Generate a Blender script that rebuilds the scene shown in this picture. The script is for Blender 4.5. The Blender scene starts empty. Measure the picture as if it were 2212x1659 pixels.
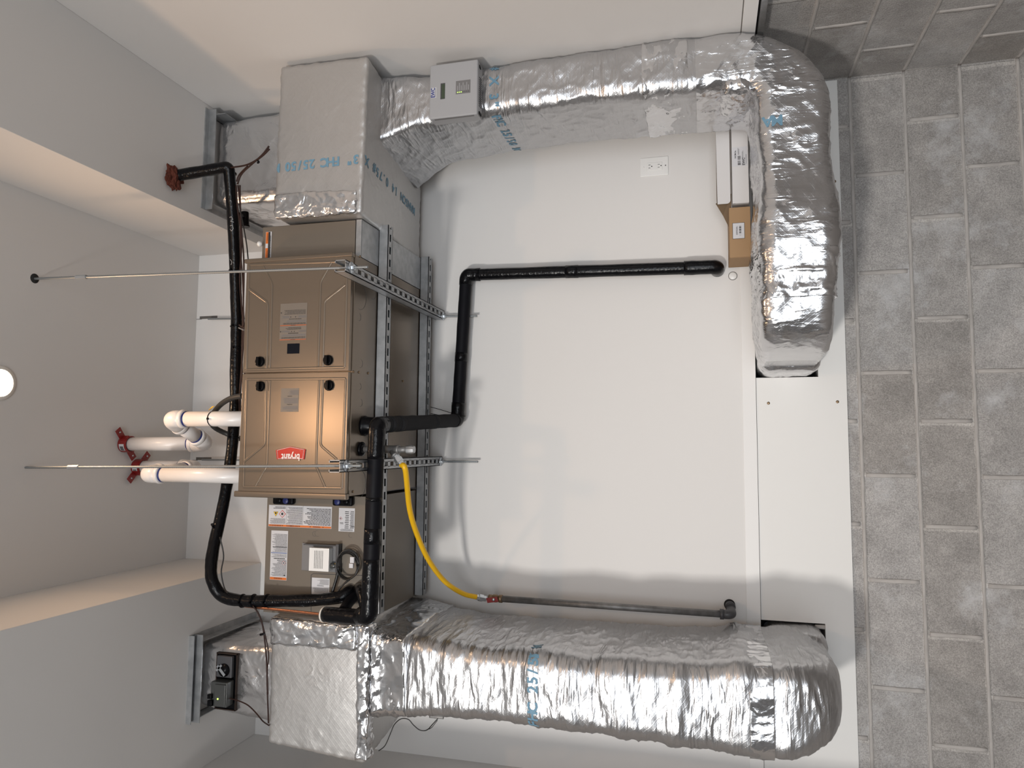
import bpy, bmesh, math, random
from mathutils import Vector, Matrix, noise
from mathutils.bvhtree import BVHTree
random.seed(7)
V = Vector
scene = bpy.context.scene
COL = scene.collection

# ---------------------------------------------------------------- camera
# X right along the back wall, Y into the room towards that wall, Z up; camera at eye height, phone held sideways
CZ = 1.6
FPX, PCX, PCY = 1554.374, 1106.0, 829.5
RC = Matrix(((0.007804956451081814, 0.9963494961661017, -0.0850103766863294),
             (0.25785142329766503, -0.08414333337235248, -0.9625136585796367),
             (-0.9661530552444394, -0.014407669434855237, -0.2575668707409609)))
cam = bpy.data.cameras.new('camera'); cam.sensor_width = 36.0; cam.sensor_fit = 'HORIZONTAL'
cam.lens = FPX / 2212.0 * 36.0; cam.clip_start = 0.02
cam_o = bpy.data.objects.new('camera', cam); COL.objects.link(cam_o)
cam_o.matrix_world = Matrix.Translation((0, 0, CZ)) @ RC.to_4x4()
scene.camera = cam_o

def ray(x, y): return RC @ V((x - PCX, -(y - PCY), -FPX))
def aY(x, y, v): r = ray(x, y); return V((0, 0, CZ)) + r * (v / r.y)
def aX(x, y, v): r = ray(x, y); return V((0, 0, CZ)) + r * (v / r.x)
def aZ(x, y, v): r = ray(x, y); return V((0, 0, CZ)) + r * ((v - CZ) / r.z)

# ---------------------------------------------------------------- light and exposure
scene.view_settings.view_transform = 'Standard'; scene.view_settings.look = 'None'
scene.view_settings.gamma = 1.0; scene.view_settings.use_curve_mapping = False
scene.view_settings.exposure = 0.0
w = bpy.data.worlds.new('world'); scene.world = w; w.use_nodes = True
w.node_tree.nodes['Background'].inputs[0].default_value = (0.75, 0.85, 1.0, 1)
w.node_tree.nodes['Background'].inputs[1].default_value = 0.35

def area(name, loc, target, sx, sy, power, col, shape='RECTANGLE', spread=180):
    l = bpy.data.lights.new(name, 'AREA'); l.shape = shape; l.size = sx
    if sy: l.size_y = sy
    l.energy = power; l.color = col; l.spread = math.radians(spread)
    o = bpy.data.objects.new(name, l); COL.objects.link(o); o.location = loc
    o.rotation_euler = (V(target) - V(loc)).to_track_quat('-Z', 'Y').to_euler()
    return o
area('rear_daylight_fill', (-0.9, -4.3, 1.35), (-0.9, 3, 1.3), 4.2, 2.3, 165, (0.90, 0.95, 1.0))  # added cool fill light from behind; the rear opening is assumed
area('work_light', (-2.15, -2.3, 2.95), (0.3, 3.1, 1.35), 0.36, 0.36, 30, (1.0, 0.965, 0.92), 'RECTANGLE', 80)
for lx, ly in ((0.215, 2.07), (0.15, 0.29), (0.1, -1.5)):  # the third, behind the camera, is an added ambient fill
    area('recessed_and_fill_lamp', (lx, ly, 4.098), (lx, ly, 0), 0.10, None, 13.0 if ly == 0.29 else 5.2, (1.0, 0.64, 0.38), 'DISK')

# ---------------------------------------------------------------- materials
def mat(name, base, rough=0.5, metal=0.0, bump=None, spec=0.5, emit=None, noise_col=None, coat=0.0):
    """bump: (scale, strength, distance, detail); noise_col: (colour2, scale, detail)"""
    m = bpy.data.materials.new(name); m.use_nodes = True
    nt = m.node_tree; b = nt.nodes['Principled BSDF']; N = nt.nodes; L = nt.links
    b.inputs['Base Color'].default_value = (*base, 1); b.inputs['Roughness'].default_value = rough
    b.inputs['Metallic'].default_value = metal; b.inputs['Specular IOR Level'].default_value = spec
    b.inputs['Coat Weight'].default_value = coat
    if emit:
        b.inputs['Emission Color'].default_value = (*emit[0], 1); b.inputs['Emission Strength'].default_value = emit[1]
    if bump or noise_col: tc = N.new('ShaderNodeTexCoord')
    if noise_col:
        t = N.new('ShaderNodeTexNoise'); t.inputs['Scale'].default_value = noise_col[1]; t.inputs['Detail'].default_value = noise_col[2]
        L.new(tc.outputs['Object'], t.inputs['Vector'])
        mx = N.new('ShaderNodeMix'); mx.data_type = 'RGBA'
        rp = N.new('ShaderNodeMapRange'); rp.inputs[1].default_value = 0.35; rp.inputs[2].default_value = 0.65
        L.new(t.outputs['Fac'], rp.inputs[0]); L.new(rp.outputs[0], mx.inputs[0])
        mx.inputs[6].default_value = (*base, 1); mx.inputs[7].default_value = (*noise_col[0], 1)
        L.new(mx.outputs[2], b.inputs['Base Color'])
    if bump:
        t = N.new('ShaderNodeTexNoise'); t.inputs['Scale'].default_value = bump[0]; t.inputs['Detail'].default_value = bump[3]
        L.new(tc.outputs['Object'], t.inputs['Vector'])
        bp = N.new('ShaderNodeBump'); bp.inputs['Strength'].default_value = bump[1]; bp.inputs['Distance'].default_value = bump[2]
        L.new(t.outputs['Fac'], bp.inputs['Height']); L.new(bp.outputs[0], b.inputs['Normal'])
    return m

M = {}
M['paint'] = mat('white_wall_paint', (0.70, 0.68, 0.66), 0.75, bump=(160, 0.06, 0.002, 3), spec=0.25)
M['panelw'] = mat('white_panel_board', (0.74, 0.725, 0.70), 0.55, bump=(60, 0.03, 0.001, 2), spec=0.35)
M['trimw'] = mat('white_trim', (0.74, 0.72, 0.70), 0.45)
M['dim'] = mat('unseen_dark_wall', (0.22, 0.21, 0.20), 0.9)  # unseen room walls, kept dark to cut bounce light and foil reflections
M['groove'] = mat('dark_joint', (0.12, 0.11, 0.10), 0.9)
M['floor'] = mat('grey_concrete_floor', (0.24, 0.23, 0.22), 0.6, noise_col=((0.25, 0.245, 0.24), 3, 5))
M['hole_shade'] = mat('painted_hole_shade', (0.02, 0.02, 0.02), 1.0)  # black painted in for the shade inside holes and channels
M['case'] = mat('taupe_painted_steel', (0.215, 0.172, 0.132), 0.27, 0.60, bump=(420, 0.10, 0.0006, 2))
M['casebox'] = mat('taupe_coil_paint', (0.165, 0.14, 0.113), 0.42, 0.25, bump=(420, 0.06, 0.0006, 2))
M['galv'] = mat('galvanised_steel', (0.46, 0.47, 0.48), 0.42, 0.75, bump=(55, 0.1, 0.001, 4), noise_col=((0.36, 0.37, 0.38), 28, 5))
M['galvd'] = mat('dull_galvanised_pipe', (0.27, 0.265, 0.26), 0.5, 0.6, noise_col=((0.18, 0.175, 0.17), 30, 6))
M['zinc'] = mat('bright_zinc', (0.62, 0.66, 0.70), 0.28, 0.9)
M['rod'] = mat('threaded_zinc_rod', (0.32, 0.34, 0.35), 0.5, 0.8)
M['black'] = mat('black_plastic', (0.003, 0.003, 0.004), 0.28, spec=0.14)
M['tapeblk'] = mat('glossy_black_tape', (0.004, 0.004, 0.005), 0.2, bump=(80, 0.45, 0.004, 5), spec=0.20)
M['foam'] = mat('charcoal_foam_sleeve', (0.024, 0.024, 0.026), 0.85, bump=(120, 0.12, 0.002, 3), spec=0.1)
M['foamdk'] = mat('black_foam_sleeve', (0.007, 0.007, 0.009), 0.5, bump=(70, 0.15, 0.002, 3), spec=0.10)
M['pvc'] = mat('white_pvc', (0.80, 0.765, 0.74), 0.30)
M['primer'] = mat('blue_pipe_cement', (0.012, 0.025, 0.16), 0.4)
M['red'] = mat('red_painted_clamp', (0.22, 0.012, 0.012), 0.38)
M['rust'] = mat('red_firestop_putty', (0.10, 0.022, 0.010), 0.9, bump=(60, 0.8, 0.01, 5))
M['yellow'] = mat('yellow_gas_hose', (0.80, 0.45, 0.01), 0.38)
M['copper'] = mat('copper_tube', (0.42, 0.18, 0.10), 0.35, 0.9)
M['brownwire'] = mat('brown_cable_jacket', (0.030, 0.013, 0.010), 0.5, spec=0.25)
M['blackwire'] = mat('black_cable_jacket', (0.010, 0.009, 0.009), 0.4)
M['greyconduit'] = mat('grey_flex_conduit', (0.035, 0.033, 0.031), 0.42, spec=0.3)
M['paper'] = mat('white_label_paper', (0.56, 0.56, 0.58), 0.45)
M['greypaper'] = mat('silver_label', (0.19, 0.165, 0.14), 0.4, 0.2)
M['ink'] = mat('black_ink', (0.02, 0.02, 0.022), 0.6)
M['greyink'] = mat('grey_ink', (0.13, 0.13, 0.14), 0.6)
M['orange'] = mat('orange_warning_ink', (0.62, 0.15, 0.02), 0.5)
M['orangedim'] = mat('dark_orange_warning_ink', (0.36, 0.09, 0.03), 0.5)
M['blueink'] = mat('blue_stamp_ink', (0.14, 0.27, 0.37), 0.6)
M['bluebar'] = mat('blue_label_bar', (0.07, 0.12, 0.30), 0.5)
M['badge'] = mat('red_badge', (0.50, 0.018, 0.012), 0.3)
M['badgew'] = mat('silver_badge_letters', (0.75, 0.74, 0.73), 0.35, 0.2)
M['bluecap'] = mat('blue_plastic_cap', (0.012, 0.02, 0.11), 0.4)
M['grey'] = mat('light_grey_plastic', (0.36, 0.36, 0.37), 0.45)
M['midgrey'] = mat('mid_grey_plastic', (0.17, 0.165, 0.165), 0.45)
M['dkgrey'] = mat('dark_grey_plastic', (0.06, 0.06, 0.065), 0.45)
M['glassblack'] = mat('smoked_sight_glass', (0.003, 0.004, 0.008), 0.08, spec=0.3)
M['lcd'] = mat('green_lcd', (0.05, 0.07, 0.045), 0.2)
M['ewc'] = mat('navy_logo_ink', (0.01, 0.025, 0.20), 0.5)
M['led'] = mat('green_led', (0.4, 0.8, 0.1), 0.4, emit=((0.5, 1.0, 0.12), 2.5))
M['white'] = mat('white_plastic', (0.78, 0.77, 0.75), 0.22)
M['cardw'] = mat('white_cardboard', (0.60, 0.585, 0.58), 0.7)
M['cardb'] = mat('brown_cardboard', (0.33, 0.205, 0.105), 0.75, bump=(90, 0.05, 0.001, 3))
M['cardi'] = mat('brown_cardboard_inside', (0.16, 0.105, 0.06), 0.85)
M['clearpl'] = mat('frosted_grey_plastic', (0.06, 0.062, 0.06), 0.25)
M['lens'] = mat('lit_lamp_lens', (1, 0.9, 0.75), 0.5, emit=((1.0, 0.80, 0.52), 14))
M['lamptrim'] = mat('white_lamp_trim', (0.8, 0.78, 0.74), 0.5)
M['pen'] = mat('white_marker', (0.7, 0.7, 0.7), 0.6)
M['putty'] = mat('white_putty_cap', (0.7, 0.66, 0.6), 0.6)
M['yellowtri'] = mat('yellow_triangle', (0.62, 0.40, 0.02), 0.5)
M['brownbox'] = mat('old_brass', (0.25, 0.17, 0.10), 0.4, 0.7)
M['fibre'] = mat('brown_fibreglass_edge', (0.028, 0.016, 0.011), 0.95, bump=(200, 0.6, 0.004, 4))

def foil_mat(name, rough, crum, fine, scrim, base=(0.80, 0.80, 0.81), stretch=(1, 1, 1), metal=0.95):
    m = bpy.data.materials.new(name); m.use_nodes = True
    nt = m.node_tree; N = nt.nodes; L = nt.links; b = N['Principled BSDF']
    b.inputs['Base Color'].default_value = (*base, 1); b.inputs['Metallic'].default_value = metal
    b.inputs['Roughness'].default_value = rough
    tc = N.new('ShaderNodeTexCoord'); mp = N.new('ShaderNodeMapping'); mp.inputs['Scale'].default_value = stretch
    L.new(tc.outputs['Object'], mp.inputs[0])
    # domain-warped coordinates so that the crease cells are irregular
    nz = N.new('ShaderNodeTexNoise'); nz.inputs['Scale'].default_value = 6; nz.inputs['Detail'].default_value = 3
    L.new(mp.outputs[0], nz.inputs['Vector'])
    wv = N.new('ShaderNodeVectorMath'); wv.operation = 'SCALE'; wv.inputs['Scale'].default_value = 0.22
    L.new(nz.outputs['Color'], wv.inputs[0])
    ad = N.new('ShaderNodeVectorMath'); ad.operation = 'ADD'; L.new(mp.outputs[0], ad.inputs[0]); L.new(wv.outputs[0], ad.inputs[1])
    def ridged(scale, det, rgh):
        v = N.new('ShaderNodeTexNoise'); v.noise_type = 'RIDGED_MULTIFRACTAL'; v.inputs['Scale'].default_value = scale; v.inputs['Detail'].default_value = det
        v.inputs['Lacunarity'].default_value = 2.1; v.inputs['Roughness'].default_value = rgh; L.new(ad.outputs[0], v.inputs['Vector']); return v
    v1 = ridged(7, 4, 0.5); v2 = ridged(27, 4, 0.6)
    n2 = N.new('ShaderNodeTexNoise'); n2.inputs['Scale'].default_value = 55; n2.inputs['Detail'].default_value = 3; L.new(ad.outputs[0], n2.inputs['Vector'])
    # crumpling comes and goes over the surface
    n3 = N.new('ShaderNodeTexNoise'); n3.inputs['Scale'].default_value = 4.5; n3.inputs['Detail'].default_value = 2
    L.new(tc.outputs['Object'], n3.inputs['Vector'])
    mr = N.new('ShaderNodeMapRange'); mr.inputs[1].default_value = 0.42; mr.inputs[2].default_value = 0.62; mr.inputs[3].default_value = 0.25
    L.new(n3.outputs['Fac'], mr.inputs[0])
    b1 = N.new('ShaderNodeBump'); b1.inputs['Distance'].default_value = 0.012; 
    mu = N.new('ShaderNodeMath'); mu.operation = 'MULTIPLY'; mu.inputs[1].default_value = crum; L.new(mr.outputs[0], mu.inputs[0])
    L.new(mu.outputs[0], b1.inputs['Strength']); L.new(v1.outputs['Fac'], b1.inputs['Height'])
    b2 = N.new('ShaderNodeBump'); b2.inputs['Distance'].default_value = 0.0065
    mu2 = N.new('ShaderNodeMath'); mu2.operation = 'MULTIPLY'; mu2.inputs[1].default_value = fine; L.new(mr.outputs[0], mu2.inputs[0])
    L.new(mu2.outputs[0], b2.inputs['Strength']); L.new(v2.outputs['Fac'], b2.inputs['Height']); L.new(b1.outputs[0], b2.inputs['Normal'])
    b3 = N.new('ShaderNodeBump'); b3.inputs['Distance'].default_value = 0.003; b3.inputs['Strength'].default_value = fine * 0.5
    L.new(n2.outputs['Fac'], b3.inputs['Height']); L.new(b2.outputs[0], b3.inputs['Normal'])
    last = b3
    if scrim:
        for rot in ((0.3, 0.6, 0.9), (-0.3, -0.6, 0.9)):
            m2 = N.new('ShaderNodeMapping'); m2.inputs['Rotation'].default_value = rot; L.new(tc.outputs['Object'], m2.inputs[0])
            wt = N.new('ShaderNodeTexWave'); wt.inputs['Scale'].default_value = 26; wt.inputs['Distortion'].default_value = 0.3
            L.new(m2.outputs[0], wt.inputs['Vector'])
            rr = N.new('ShaderNodeMapRange'); rr.inputs[1].default_value = 0.9; rr.inputs[2].default_value = 1.0; L.new(wt.outputs['Fac'], rr.inputs[0])
            bb = N.new('ShaderNodeBump'); bb.inputs['Distance'].default_value = 0.0012; bb.inputs['Strength'].default_value = scrim
            L.new(rr.outputs[0], bb.inputs['Height']); L.new(last.outputs[0], bb.inputs['Normal']); last = bb
    L.new(last.outputs[0], b.inputs['Normal'])
    return m
M['foil'] = foil_mat('crumpled_foil_wrap', 0.27, 1.0, 0.7, 0.10, base=(0.70, 0.70, 0.71))
M['foilv'] = foil_mat('foil_wrap_cross_wrinkled', 0.33, 1.0, 0.9, 0.16, base=(0.56, 0.56, 0.57), stretch=(0.4, 0.4, 2.2))
M['foilh'] = foil_mat('foil_wrap_lengthwise_wrinkled', 0.19, 1.0, 0.7, 0.12, base=(0.66, 0.66, 0.67), stretch=(2.2, 0.4, 0.55))
M['foilsm'] = foil_mat('smooth_foil_facing', 0.43, 0.30, 0.26, 0.10, base=(0.52, 0.51, 0.50), metal=0.75)
M['foiltape'] = foil_mat('foil_tape', 0.16, 1.0, 0.9, 0, base=(0.72, 0.72, 0.73))

def block_mat(name, horiz, off, z0):
    """concrete block courses: horiz = axis index (0 = X wall, 1 = Y wall)"""
    m = bpy.data.materials.new(name); m.use_nodes = True
    nt = m.node_tree; N = nt.nodes; L = nt.links; b = N['Principled BSDF']
    tc = N.new('ShaderNodeTexCoord'); sp = N.new('ShaderNodeSeparateXYZ'); L.new(tc.outputs['Object'], sp.inputs[0])
    cb = N.new('ShaderNodeCombineXYZ'); L.new(sp.outputs[horiz], cb.inputs[0]); L.new(sp.outputs[2], cb.inputs[1])
    # slightly wobbly joints
    nw = N.new('ShaderNodeTexNoise'); nw.inputs['Scale'].default_value = 9; nw.inputs['Detail'].default_value = 4; L.new(tc.outputs['Object'], nw.inputs['Vector'])
    sc = N.new('ShaderNodeVectorMath'); sc.operation = 'SCALE'; sc.inputs['Scale'].default_value = 0.012; L.new(nw.outputs['Color'], sc.inputs[0])
    ad = N.new('ShaderNodeVectorMath'); ad.operation = 'ADD'; L.new(cb.outputs[0], ad.inputs[0]); L.new(sc.outputs[0], ad.inputs[1])
    mp = N.new('ShaderNodeMapping'); mp.inputs['Location'].default_value = (off - 0.006, z0 - 0.006, 0); L.new(ad.outputs[0], mp.inputs[0])
    br = N.new('ShaderNodeTexBrick'); br.offset = 0.5; br.offset_frequency = 2; br.squash = 1
    br.inputs['Scale'].default_value = 1; br.inputs['Brick Width'].default_value = 0.4064; br.inputs['Row Height'].default_value = 0.2032
    br.inputs['Mortar Size'].default_value = 0.0105; br.inputs['Mortar Smooth'].default_value = 0.5; br.inputs['Bias'].default_value = 0
    br.inputs['Color1'].default_value = (0.30, 0.280, 0.262, 1); br.inputs['Color2'].default_value = (0.385, 0.368, 0.355, 1)
    br.inputs['Mortar'].default_value = (0.42, 0.395, 0.37, 1)
    L.new(mp.outputs[0], br.inputs['Vector'])
    n1 = N.new('ShaderNodeTexNoise'); n1.inputs['Scale'].default_value = 7; n1.inputs['Detail'].default_value = 8; n1.inputs['Roughness'].default_value = 0.7
    n2 = N.new('ShaderNodeTexNoise'); n2.inputs['Scale'].default_value = 260; n2.inputs['Detail'].default_value = 3
    n4 = N.new('ShaderNodeTexNoise'); n4.inputs['Scale'].default_value = 3.3; n4.inputs['Detail'].default_value = 9; n4.inputs['Roughness'].default_value = 0.75
    for n in (n1, n2, n4): L.new(tc.outputs['Object'], n.inputs['Vector'])
    r1 = N.new('ShaderNodeMapRange'); r1.inputs[1].default_value = 0.3; r1.inputs[2].default_value = 0.7; r1.inputs[3].default_value = 0.76; r1.inputs[4].default_value = 1.22
    L.new(n1.outputs['Fac'], r1.inputs[0])
    r2 = N.new('ShaderNodeMapRange'); r2.inputs[1].default_value = 0.3; r2.inputs[2].default_value = 0.7; r2.inputs[3].default_value = 0.72; r2.inputs[4].default_value = 1.25
    L.new(n2.outputs['Fac'], r2.inputs[0])
    mm = N.new('ShaderNodeMath'); mm.operation = 'MULTIPLY'; L.new(r1.outputs[0], mm.inputs[0]); L.new(r2.outputs[0], mm.inputs[1])
    vm = N.new('ShaderNodeVectorMath'); vm.operation = 'SCALE'; L.new(br.outputs['Color'], vm.inputs[0]); L.new(mm.outputs[0], vm.inputs['Scale'])
    # pale efflorescence smears
    r4 = N.new('ShaderNodeMapRange'); r4.inputs[1].default_value = 0.53; r4.inputs[2].default_value = 0.70; r4.inputs[3].default_value = 0; r4.inputs[4].default_value = 0.7
    L.new(n4.outputs['Fac'], r4.inputs[0])
    mx = N.new('ShaderNodeMix'); mx.data_type = 'RGBA'; L.new(r4.outputs[0], mx.inputs[0]); L.new(vm.outputs[0], mx.inputs[6]); mx.inputs[7].default_value = (0.56, 0.555, 0.56, 1)
    L.new(mx.outputs[2], b.inputs['Base Color']); b.inputs['Roughness'].default_value = 0.92; b.inputs['Specular IOR Level'].default_value = 0.2
    b1 = N.new('ShaderNodeBump'); b1.inputs['Strength'].default_value = 0.45; b1.inputs['Distance'].default_value = 0.006; L.new(br.outputs['Fac'], b1.inputs['Height'])
    n5 = N.new('ShaderNodeTexNoise'); n5.inputs['Scale'].default_value = 150; n5.inputs['Detail'].default_value = 5; L.new(tc.outputs['Object'], n5.inputs['Vector'])
    b2 = N.new('ShaderNodeBump'); b2.inputs['Strength'].default_value = 0.55; b2.inputs['Distance'].default_value = 0.004; L.new(n5.outputs['Fac'], b2.inputs['Height']); L.new(b1.outputs[0], b2.inputs['Normal'])
    L.new(b2.outputs[0], b.inputs['Normal'])
    return m
M['mortar'] = mat('mortar_bead', (0.45, 0.42, 0.395), 0.9, bump=(90, 0.4, 0.003, 4), noise_col=((0.37, 0.345, 0.325), 14, 4))

# ---------------------------------------------------------------- mesh helpers
LOC = {}          # world origin of every object that was built
class MB:
    def __init__(s): s.v = []; s.f = []; s.m = []; s.s = []
    def add(s, vs, fs, m=0, smooth=False):
        o = len(s.v); s.v += [V(p) for p in vs]
        for f in fs: s.f.append([i + o for i in f]); s.m.append(m); s.s.append(smooth)
        return s
    def obox(s, c, hx, hy, hz, m=0):
        c, hx, hy, hz = V(c), V(hx), V(hy), V(hz)
        vs = [c + a * hx + b * hy + d * hz for a in (-1, 1) for b in (-1, 1) for d in (-1, 1)]
        return s.add(vs, [(0, 1, 3, 2), (4, 6, 7, 5), (0, 4, 5, 1), (2, 3, 7, 6), (0, 2, 6, 4), (1, 5, 7, 3)], m)
    def box(s, x0, x1, y0, y1, z0, z1, m=0):
        return s.obox(((x0 + x1) / 2, (y0 + y1) / 2, (z0 + z1) / 2), ((x1 - x0) / 2, 0, 0), (0, (y1 - y0) / 2, 0), (0, 0, (z1 - z0) / 2), m)
    def tube(s, pts, r, seg=16, m=0, caps=True, flat=None):
        pts = [V(p) for p in pts]; n = len(pts)
        if not hasattr(r, '__len__'): r = [r] * n
        t = [(pts[min(i + 1, n - 1)] - pts[max(i - 1, 0)]).normalized() for i in range(n)]
        a = t[0].orthogonal().normalized(); vs = []; fs = []
        for i in range(n):
            a = (a - t[i] * a.dot(t[i])).normalized(); b = t[i].cross(a)
            for k in range(seg):
                th = 2 * math.pi * k / seg; d = a * math.cos(th) + b * math.sin(th)
                if flat: d = d - flat * d.dot(flat) * 0.55
                vs.append(pts[i] + d * r[i])
        for i in range(n - 1):
            for k in range(seg):
                k2 = (k + 1) % seg; fs.append((i * seg + k, i * seg + k2, (i + 1) * seg + k2, (i + 1) * seg + k))
        s.add(vs, fs, m, True)
        if caps:
            o = len(s.v) - len(vs)
            s.f.append([o + k for k in range(seg)][::-1]); s.m.append(m); s.s.append(False)
            s.f.append([o + (n - 1) * seg + k for k in range(seg)]); s.m.append(m); s.s.append(False)
        return s
    def lathe(s, o, ax, prof, seg=28, m=0, smooth=True):
        """prof = [(distance along axis, radius)]"""
        o, ax = V(o), V(ax).normalized(); a = ax.orthogonal().normalized(); b = ax.cross(a); vs = []; fs = []
        for d, r in prof:
            for k in range(seg):
                th = 2 * math.pi * k / seg; vs.append(o + ax * d + (a * math.cos(th) + b * math.sin(th)) * r)
        for i in range(len(prof) - 1):
            for k in range(seg):
                k2 = (k + 1) % seg; fs.append((i * seg + k, i * seg + k2, (i + 1) * seg + k2, (i + 1) * seg + k))
        fs.append(tuple(range(seg))[::-1]); fs.append(tuple((len(prof) - 1) * seg + k for k in range(seg)))
        return s.add(vs, fs, m, smooth)
    def poly(s, pts, depth, m=0):
        """extruded polygon; depth is the extrusion vector"""
        pts = [V(p) for p in pts]; n = len(pts); d = V(depth)
        fs = [tuple(range(n)), tuple(range(2 * n - 1, n - 1, -1))] + [(i, i + n, (i + 1) % n + n, (i + 1) % n) for i in range(n)]
        return s.add(pts + [p + d for p in pts], fs, m)
    def build(s, name, mats, parent=None, loc=None, bevel=0, bseg=2, auto=None):
        if not isinstance(mats, (list, tuple)): mats = [mats]
        base = LOC[parent.name] if parent else (V(loc) if loc is not None else V((0, 0, 0)))
        me = bpy.data.meshes.new(name); me.from_pydata([p - base for p in s.v], [], s.f)
        for mm in mats: me.materials.append(mm if not isinstance(mm, str) else M[mm])
        me.polygons.foreach_set('material_index', s.m); me.polygons.foreach_set('use_smooth', s.s); me.update()
        bm = bmesh.new(); bm.from_mesh(me); bmesh.ops.recalc_face_normals(bm, faces=bm.faces); bm.to_mesh(me); bm.free()
        o = bpy.data.objects.new(name, me); COL.objects.link(o)
        if parent: o.parent = parent
        else: o.location = base
        LOC[o.name] = base
        if bevel:
            b = o.modifiers.new('bevel', 'BEVEL'); b.width = bevel; b.segments = bseg; b.limit_method = 'ANGLE'; b.angle_limit = math.radians(40)
            me.polygons.foreach_set('use_smooth', [True] * len(me.polygons))
            wn = o.modifiers.new('wn', 'WEIGHTED_NORMAL'); wn.keep_sharp = True
        return o

def tag(o, label, cat, group=None):
    o['label'] = label; o['category'] = cat
    if group: o['group'] = group
    return o
def thing(name, label, cat, loc=(0, 0, 0), group=None):
    o = bpy.data.objects.new(name, None); COL.objects.link(o); o.location = loc; o.empty_display_size = 0.05
    LOC[o.name] = V(loc)
    return tag(o, label, cat, group)
def struct(o): o['kind'] = 'structure'; return o
def dup(root, delta, label, group=None):
    r = root.copy(); COL.objects.link(r); r.location = root.location + V(delta); r['label'] = label
    if group: r['group'] = group
    for ch in root.children:
        c = ch.copy(); COL.objects.link(c); c.parent = r
        for g in ch.children:
            d = g.copy(); COL.objects.link(d); d.parent = c
    return r

def catmull(pts, n=8):
    pts = [V(p) for p in pts]; P = [pts[0] * 2 - pts[1]] + pts + [pts[-1] * 2 - pts[-2]]; out = []
    for i in range(1, len(P) - 2):
        for k in range(n):
            t = k / n; a, b, c, d = P[i - 1], P[i], P[i + 1], P[i + 2]
            out.append(0.5 * ((2 * b) + (c - a) * t + (2 * a - 5 * b + 4 * c - d) * t * t + (3 * b - a - 3 * c + d) * t ** 3))
    out.append(pts[-1]); return out
def fillet(pts, r, n=8):
    pts = [V(p) for p in pts]; out = [pts[0]]
    if not hasattr(r, '__len__'): r = [r] * (len(pts) - 2)
    for i in range(1, len(pts) - 1):
        a, b, c = pts[i - 1], pts[i], pts[i + 1]; u = (a - b).normalized(); w = (c - b).normalized()
        rr = min(r[i - 1], (a - b).length * .49, (c - b).length * .49); p, q = b + u * rr, b + w * rr
        for k in range(n + 1):
            t = k / n; out.append(p * (1 - t) ** 2 + b * 2 * t * (1 - t) + q * t * t)
    out.append(pts[-1]); return out
def densify(pts, step):
    out = [V(pts[0])]
    for a, b in zip(pts[:-1], pts[1:]):
        a, b = V(a), V(b); n = max(1, int((b - a).length / step))
        for k in range(1, n + 1): out.append(a.lerp(b, k / n))
    return out

_fc = {}
def text_geo(s, bold=0.0):
    if (s, bold) in _fc: return _fc[(s, bold)]
    c = bpy.data.curves.new('t', 'FONT'); c.body = s; c.size = 1; c.resolution_u = 3; c.offset = bold
    o = bpy.data.objects.new('t', c); COL.objects.link(o); bpy.context.view_layer.update()
    me = bpy.data.meshes.new_from_object(o.evaluated_get(bpy.context.evaluated_depsgraph_get()))
    vs = [(p.co.x, p.co.y) for p in me.vertices]; fs = [tuple(p.vertices) for p in me.polygons]
    bpy.data.objects.remove(o); bpy.data.curves.remove(c); bpy.data.meshes.remove(me)
    _fc[(s, bold)] = (vs, fs); return vs, fs

class Sheet:
    """a flat label: s runs along reading direction r, t runs down (against u), n faces the viewer"""
    def __init__(s, o, r, u, w, h, m='paper', thick=0.0006, rim=True):
        s.o, s.r, s.u = V(o), V(r).normalized(), V(u).normalized(); s.n = s.r.cross(s.u).normalized(); s.w, s.h = w, h
        s.mats = [M[m]]; s.mb = MB(); s.lift = thick
        c = s.o + s.r * w / 2 - s.u * h / 2; s.mb.obox(c, s.r * w / 2, s.u * h / 2, s.n * thick)
    def mi(s, m):
        m = M[m]
        if m not in s.mats: s.mats.append(m)
        return s.mats.index(m)
    def P(s, a, b, k=1): return s.o + s.r * a - s.u * b + s.n * (s.lift + 0.00035 * k)
    def rect(s, a0, a1, b0, b1, m='ink', k=1):
        s.mb.add([s.P(a0, b0, k), s.P(a1, b0, k), s.P(a1, b1, k), s.P(a0, b1, k)], [(0, 3, 2, 1)], s.mi(m)); return s
    def tri(s, cx, cy, rr, m='ink', k=1, sides=3, rot=math.pi / 2):
        s.mb.add([s.P(cx + rr * math.cos(rot + 2 * math.pi * i / sides), cy - rr * math.sin(rot + 2 * math.pi * i / sides), k) for i in range(sides)], [tuple(range(sides))], s.mi(m)); return s
    def text(s, st, a, b, size, m='ink', k=1, center=False, bold=0.0, sx=1.0):
        vs, fs = text_geo(st, bold)
        if center: a -= (max(v[0] for v in vs) + min(v[0] for v in vs)) / 2 * size * sx
        s.mb.add([s.P(a + x * size * sx, b - y * size, k) for x, y in vs], fs, s.mi(m)); return s
    def lines(s, a0, a1, b0, b1, n, m='ink', fill=0.45, ragged=0.25, brk=0.15):
        dt = (b1 - b0) / n
        for i in range(n):
            b = b0 + i * dt; x = a0; end = a1 - random.random() * ragged * (a1 - a0)
            while x < end:
                wl = (a1 - a0) * random.uniform(0.03, brk); x2 = min(x + wl, end)
                s.rect(x, x2, b, b + dt * fill, m); x = x2 + (a1 - a0) * 0.012
        return s
    def bars(s, a0, a1, b0, b1, n, m='ink'):
        x = a0; dx = (a1 - a0) / n
        for i in range(n):
            if random.random() < 0.6: s.rect(a0 + i * dx, a0 + (i + random.uniform(0.5, 1)) * dx, b0, b1, m)
        return s
    def build(s, name, parent, label=None):
        o = s.mb.build(name, s.mats, parent)
        if label: o['label'] = label
        return o

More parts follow.
